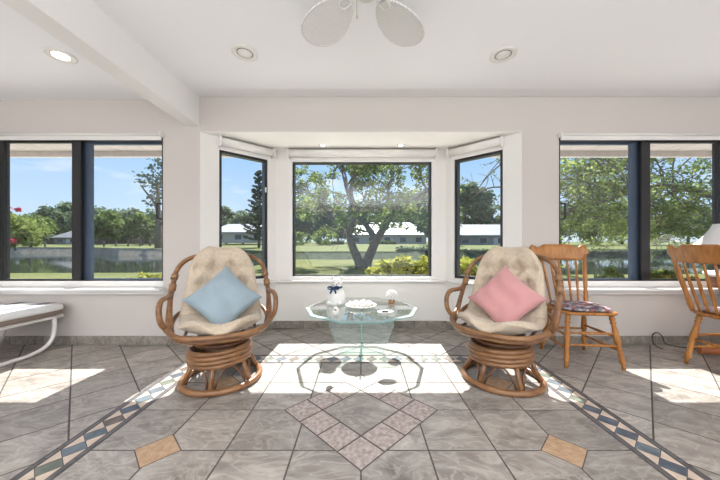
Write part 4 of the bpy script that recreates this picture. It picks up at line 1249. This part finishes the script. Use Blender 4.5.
leaves(m, [c for c in cs if c[0].z > 3.6], 3600, .13, 1.15); m.build('foliage', leaf_mat('leaf_forked_tree', (.07, .115, .03), (.28, .34, .10), .55), ct)
# near leafy tree beyond the right window
RNG.seed(33)
YR = 9.0
rt = thing('leafy_tree', 'large leafy tree whose drooping boughs fill the right window', 'tree', (14.6, 10.4, -.25))
b0 = Vector(rt.location)
L = lambda x, y, dy=0: px(x, y, YR + dy) - b0
m = MB(); tips = []
m.tube(spline([V(0, 0, -.2), V(-.2, 0, 1.6), V(-.5, 0, 3.0), V(-1.2, -.2, 4.6)], 5), .28, 10)
for pts, r0 in (([V(-.4, 0, 2.6), L(700, 192), L(665, 186), L(630, 192), L(592, 205), L(562, 214)], .12), ([V(-1.0, -.2, 4.2), L(690, 150, -.5), L(650, 155, -.5), L(612, 168, -.5), L(575, 180, -.6)], .11),
                ([V(-.2, 0, 1.8), L(704, 212, .4), L(672, 208, .6), L(640, 214, .8), L(610, 222, .8)], .10), ([V(-1.1, -.2, 4.4), L(700, 130, .5), L(640, 135, .5), L(585, 148, .5), L(545, 162, .8)], .12)):
    q = spline(pts, 5); n = len(q); m.tube(q, [r0 * (1 - .7 * i / n) for i in range(n)], 8)
    for i in range(n):
        if i > 3:
            for _ in range(2): grow(m, tips, q[i], V(RNG.gauss(-.5, .7), RNG.gauss(0, .8), RNG.gauss(-.05, .6)).normalized(), RNG.uniform(.6, 1.2), .026, 2, .06)
m.build('trunk', M_bark, rt)
m = MB(); cs = [(p, (.30, .36, .22)) for p in tips if p.z + rt.location.z > 1.02 or RNG.random() < .12]
leaves(m, cs, 20000, .074, 1.0); m.build('foliage', leaf_mat('leaf_right_tree', (.13, .19, .05), (.36, .42, .13), .6), rt)
# bare branching tree seen in the angled window on the right
RNG.seed(5)
bt = thing('bare_tree', 'bare branching tree seen through the angled window beside pink pillow', 'tree', px(540, 264, 13))
b0 = Vector(bt.location); L = lambda x, y, dy=0: px(x, y, 13 + dy) - b0
m = MB(); tips = []
m.tube(spline([V(0, 0, -.3), L(541, 230), L(538, 195), L(545, 160), L(550, 130)], 4), [.16 - .006 * i for i in range(17)], 8)
for pts, r0 in (([L(539, 200), L(520, 190), L(498, 187), L(484, 190), L(470, 199)], .05), ([L(540, 185), L(522, 158), L(505, 162), L(488, 176), L(476, 192)], .05), ([L(544, 165), L(525, 145), L(510, 150), L(490, 172)], .04)):
    q = spline(pts, 4); n = len(q); m.tube(q, [r0 * (1 - .6 * i / n) for i in range(n)], 6)
    for i in range(3, n, 3): grow(m, tips, q[i], V(RNG.gauss(-.3, .6), RNG.gauss(0, .5), RNG.gauss(.1, .6)).normalized(), .8, .02, 1)
m.build('branches', M_bark, bt)
m = MB(); leaves(m, [(p, (.2, .2, .15)) for p in tips], 30, .12, 1.0); m.build('foliage', M_l2, bt)
# yellow-green shrubs close to the windows
RNG.seed(12)
def shrub(label, x, yt, Y, wpx, M, n=900, size=.12, zb=-.2):
    p = px(x, yt, Y); H = p.z - zb; rx = wpx * Y / F / 2
    t = thing('shrub', label, 'shrub', (p.x, Y, zb), 0, 'yellow-green shrubs by the house')
    m = MB(); leaves(m, blobs((0, 0, H * .52), rx * .9, H * .5, 14, min(rx, H * .5) * .55), n, size, 1.0, long=2.0); m.build('foliage', M, t)
    m = MB()
    for k in range(5): a = k * 1.26; m.tube([(0, 0, -.05), (math.cos(a) * rx * .5, math.sin(a) * rx * .3, H * .6)], [.02, .008], 6)
    m.build('stems', M_bark, t)
shrub('yellow-green shrub outside the picture window, just right of the forked trunk', 381, 262, 7.2, 34, M_l4)
shrub('yellow-green shrub outside the picture window, between its two neighbours', 405, 260, 7.0, 34, M_l4)
shrub('yellow-green shrub outside the picture window, in its right corner', 427, 260, 7.0, 30, M_l4)
shrub('yellow-green shrub outside the angled window by the pink pillow chair', 472, 260, 6.6, 44, M_l4, 1000)
shrub('bright shrub outside the right window above the oak chair seat', 608, 269, 8.0, 26, M_l3, 600)
shrub('low bright shrub outside the right window left of the lamp', 664, 272, 8.0, 50, M_l3, 700)
shrub('low bright plants outside the left window by the wall pier', 145, 275, 8.5, 50, M_l4, 600)
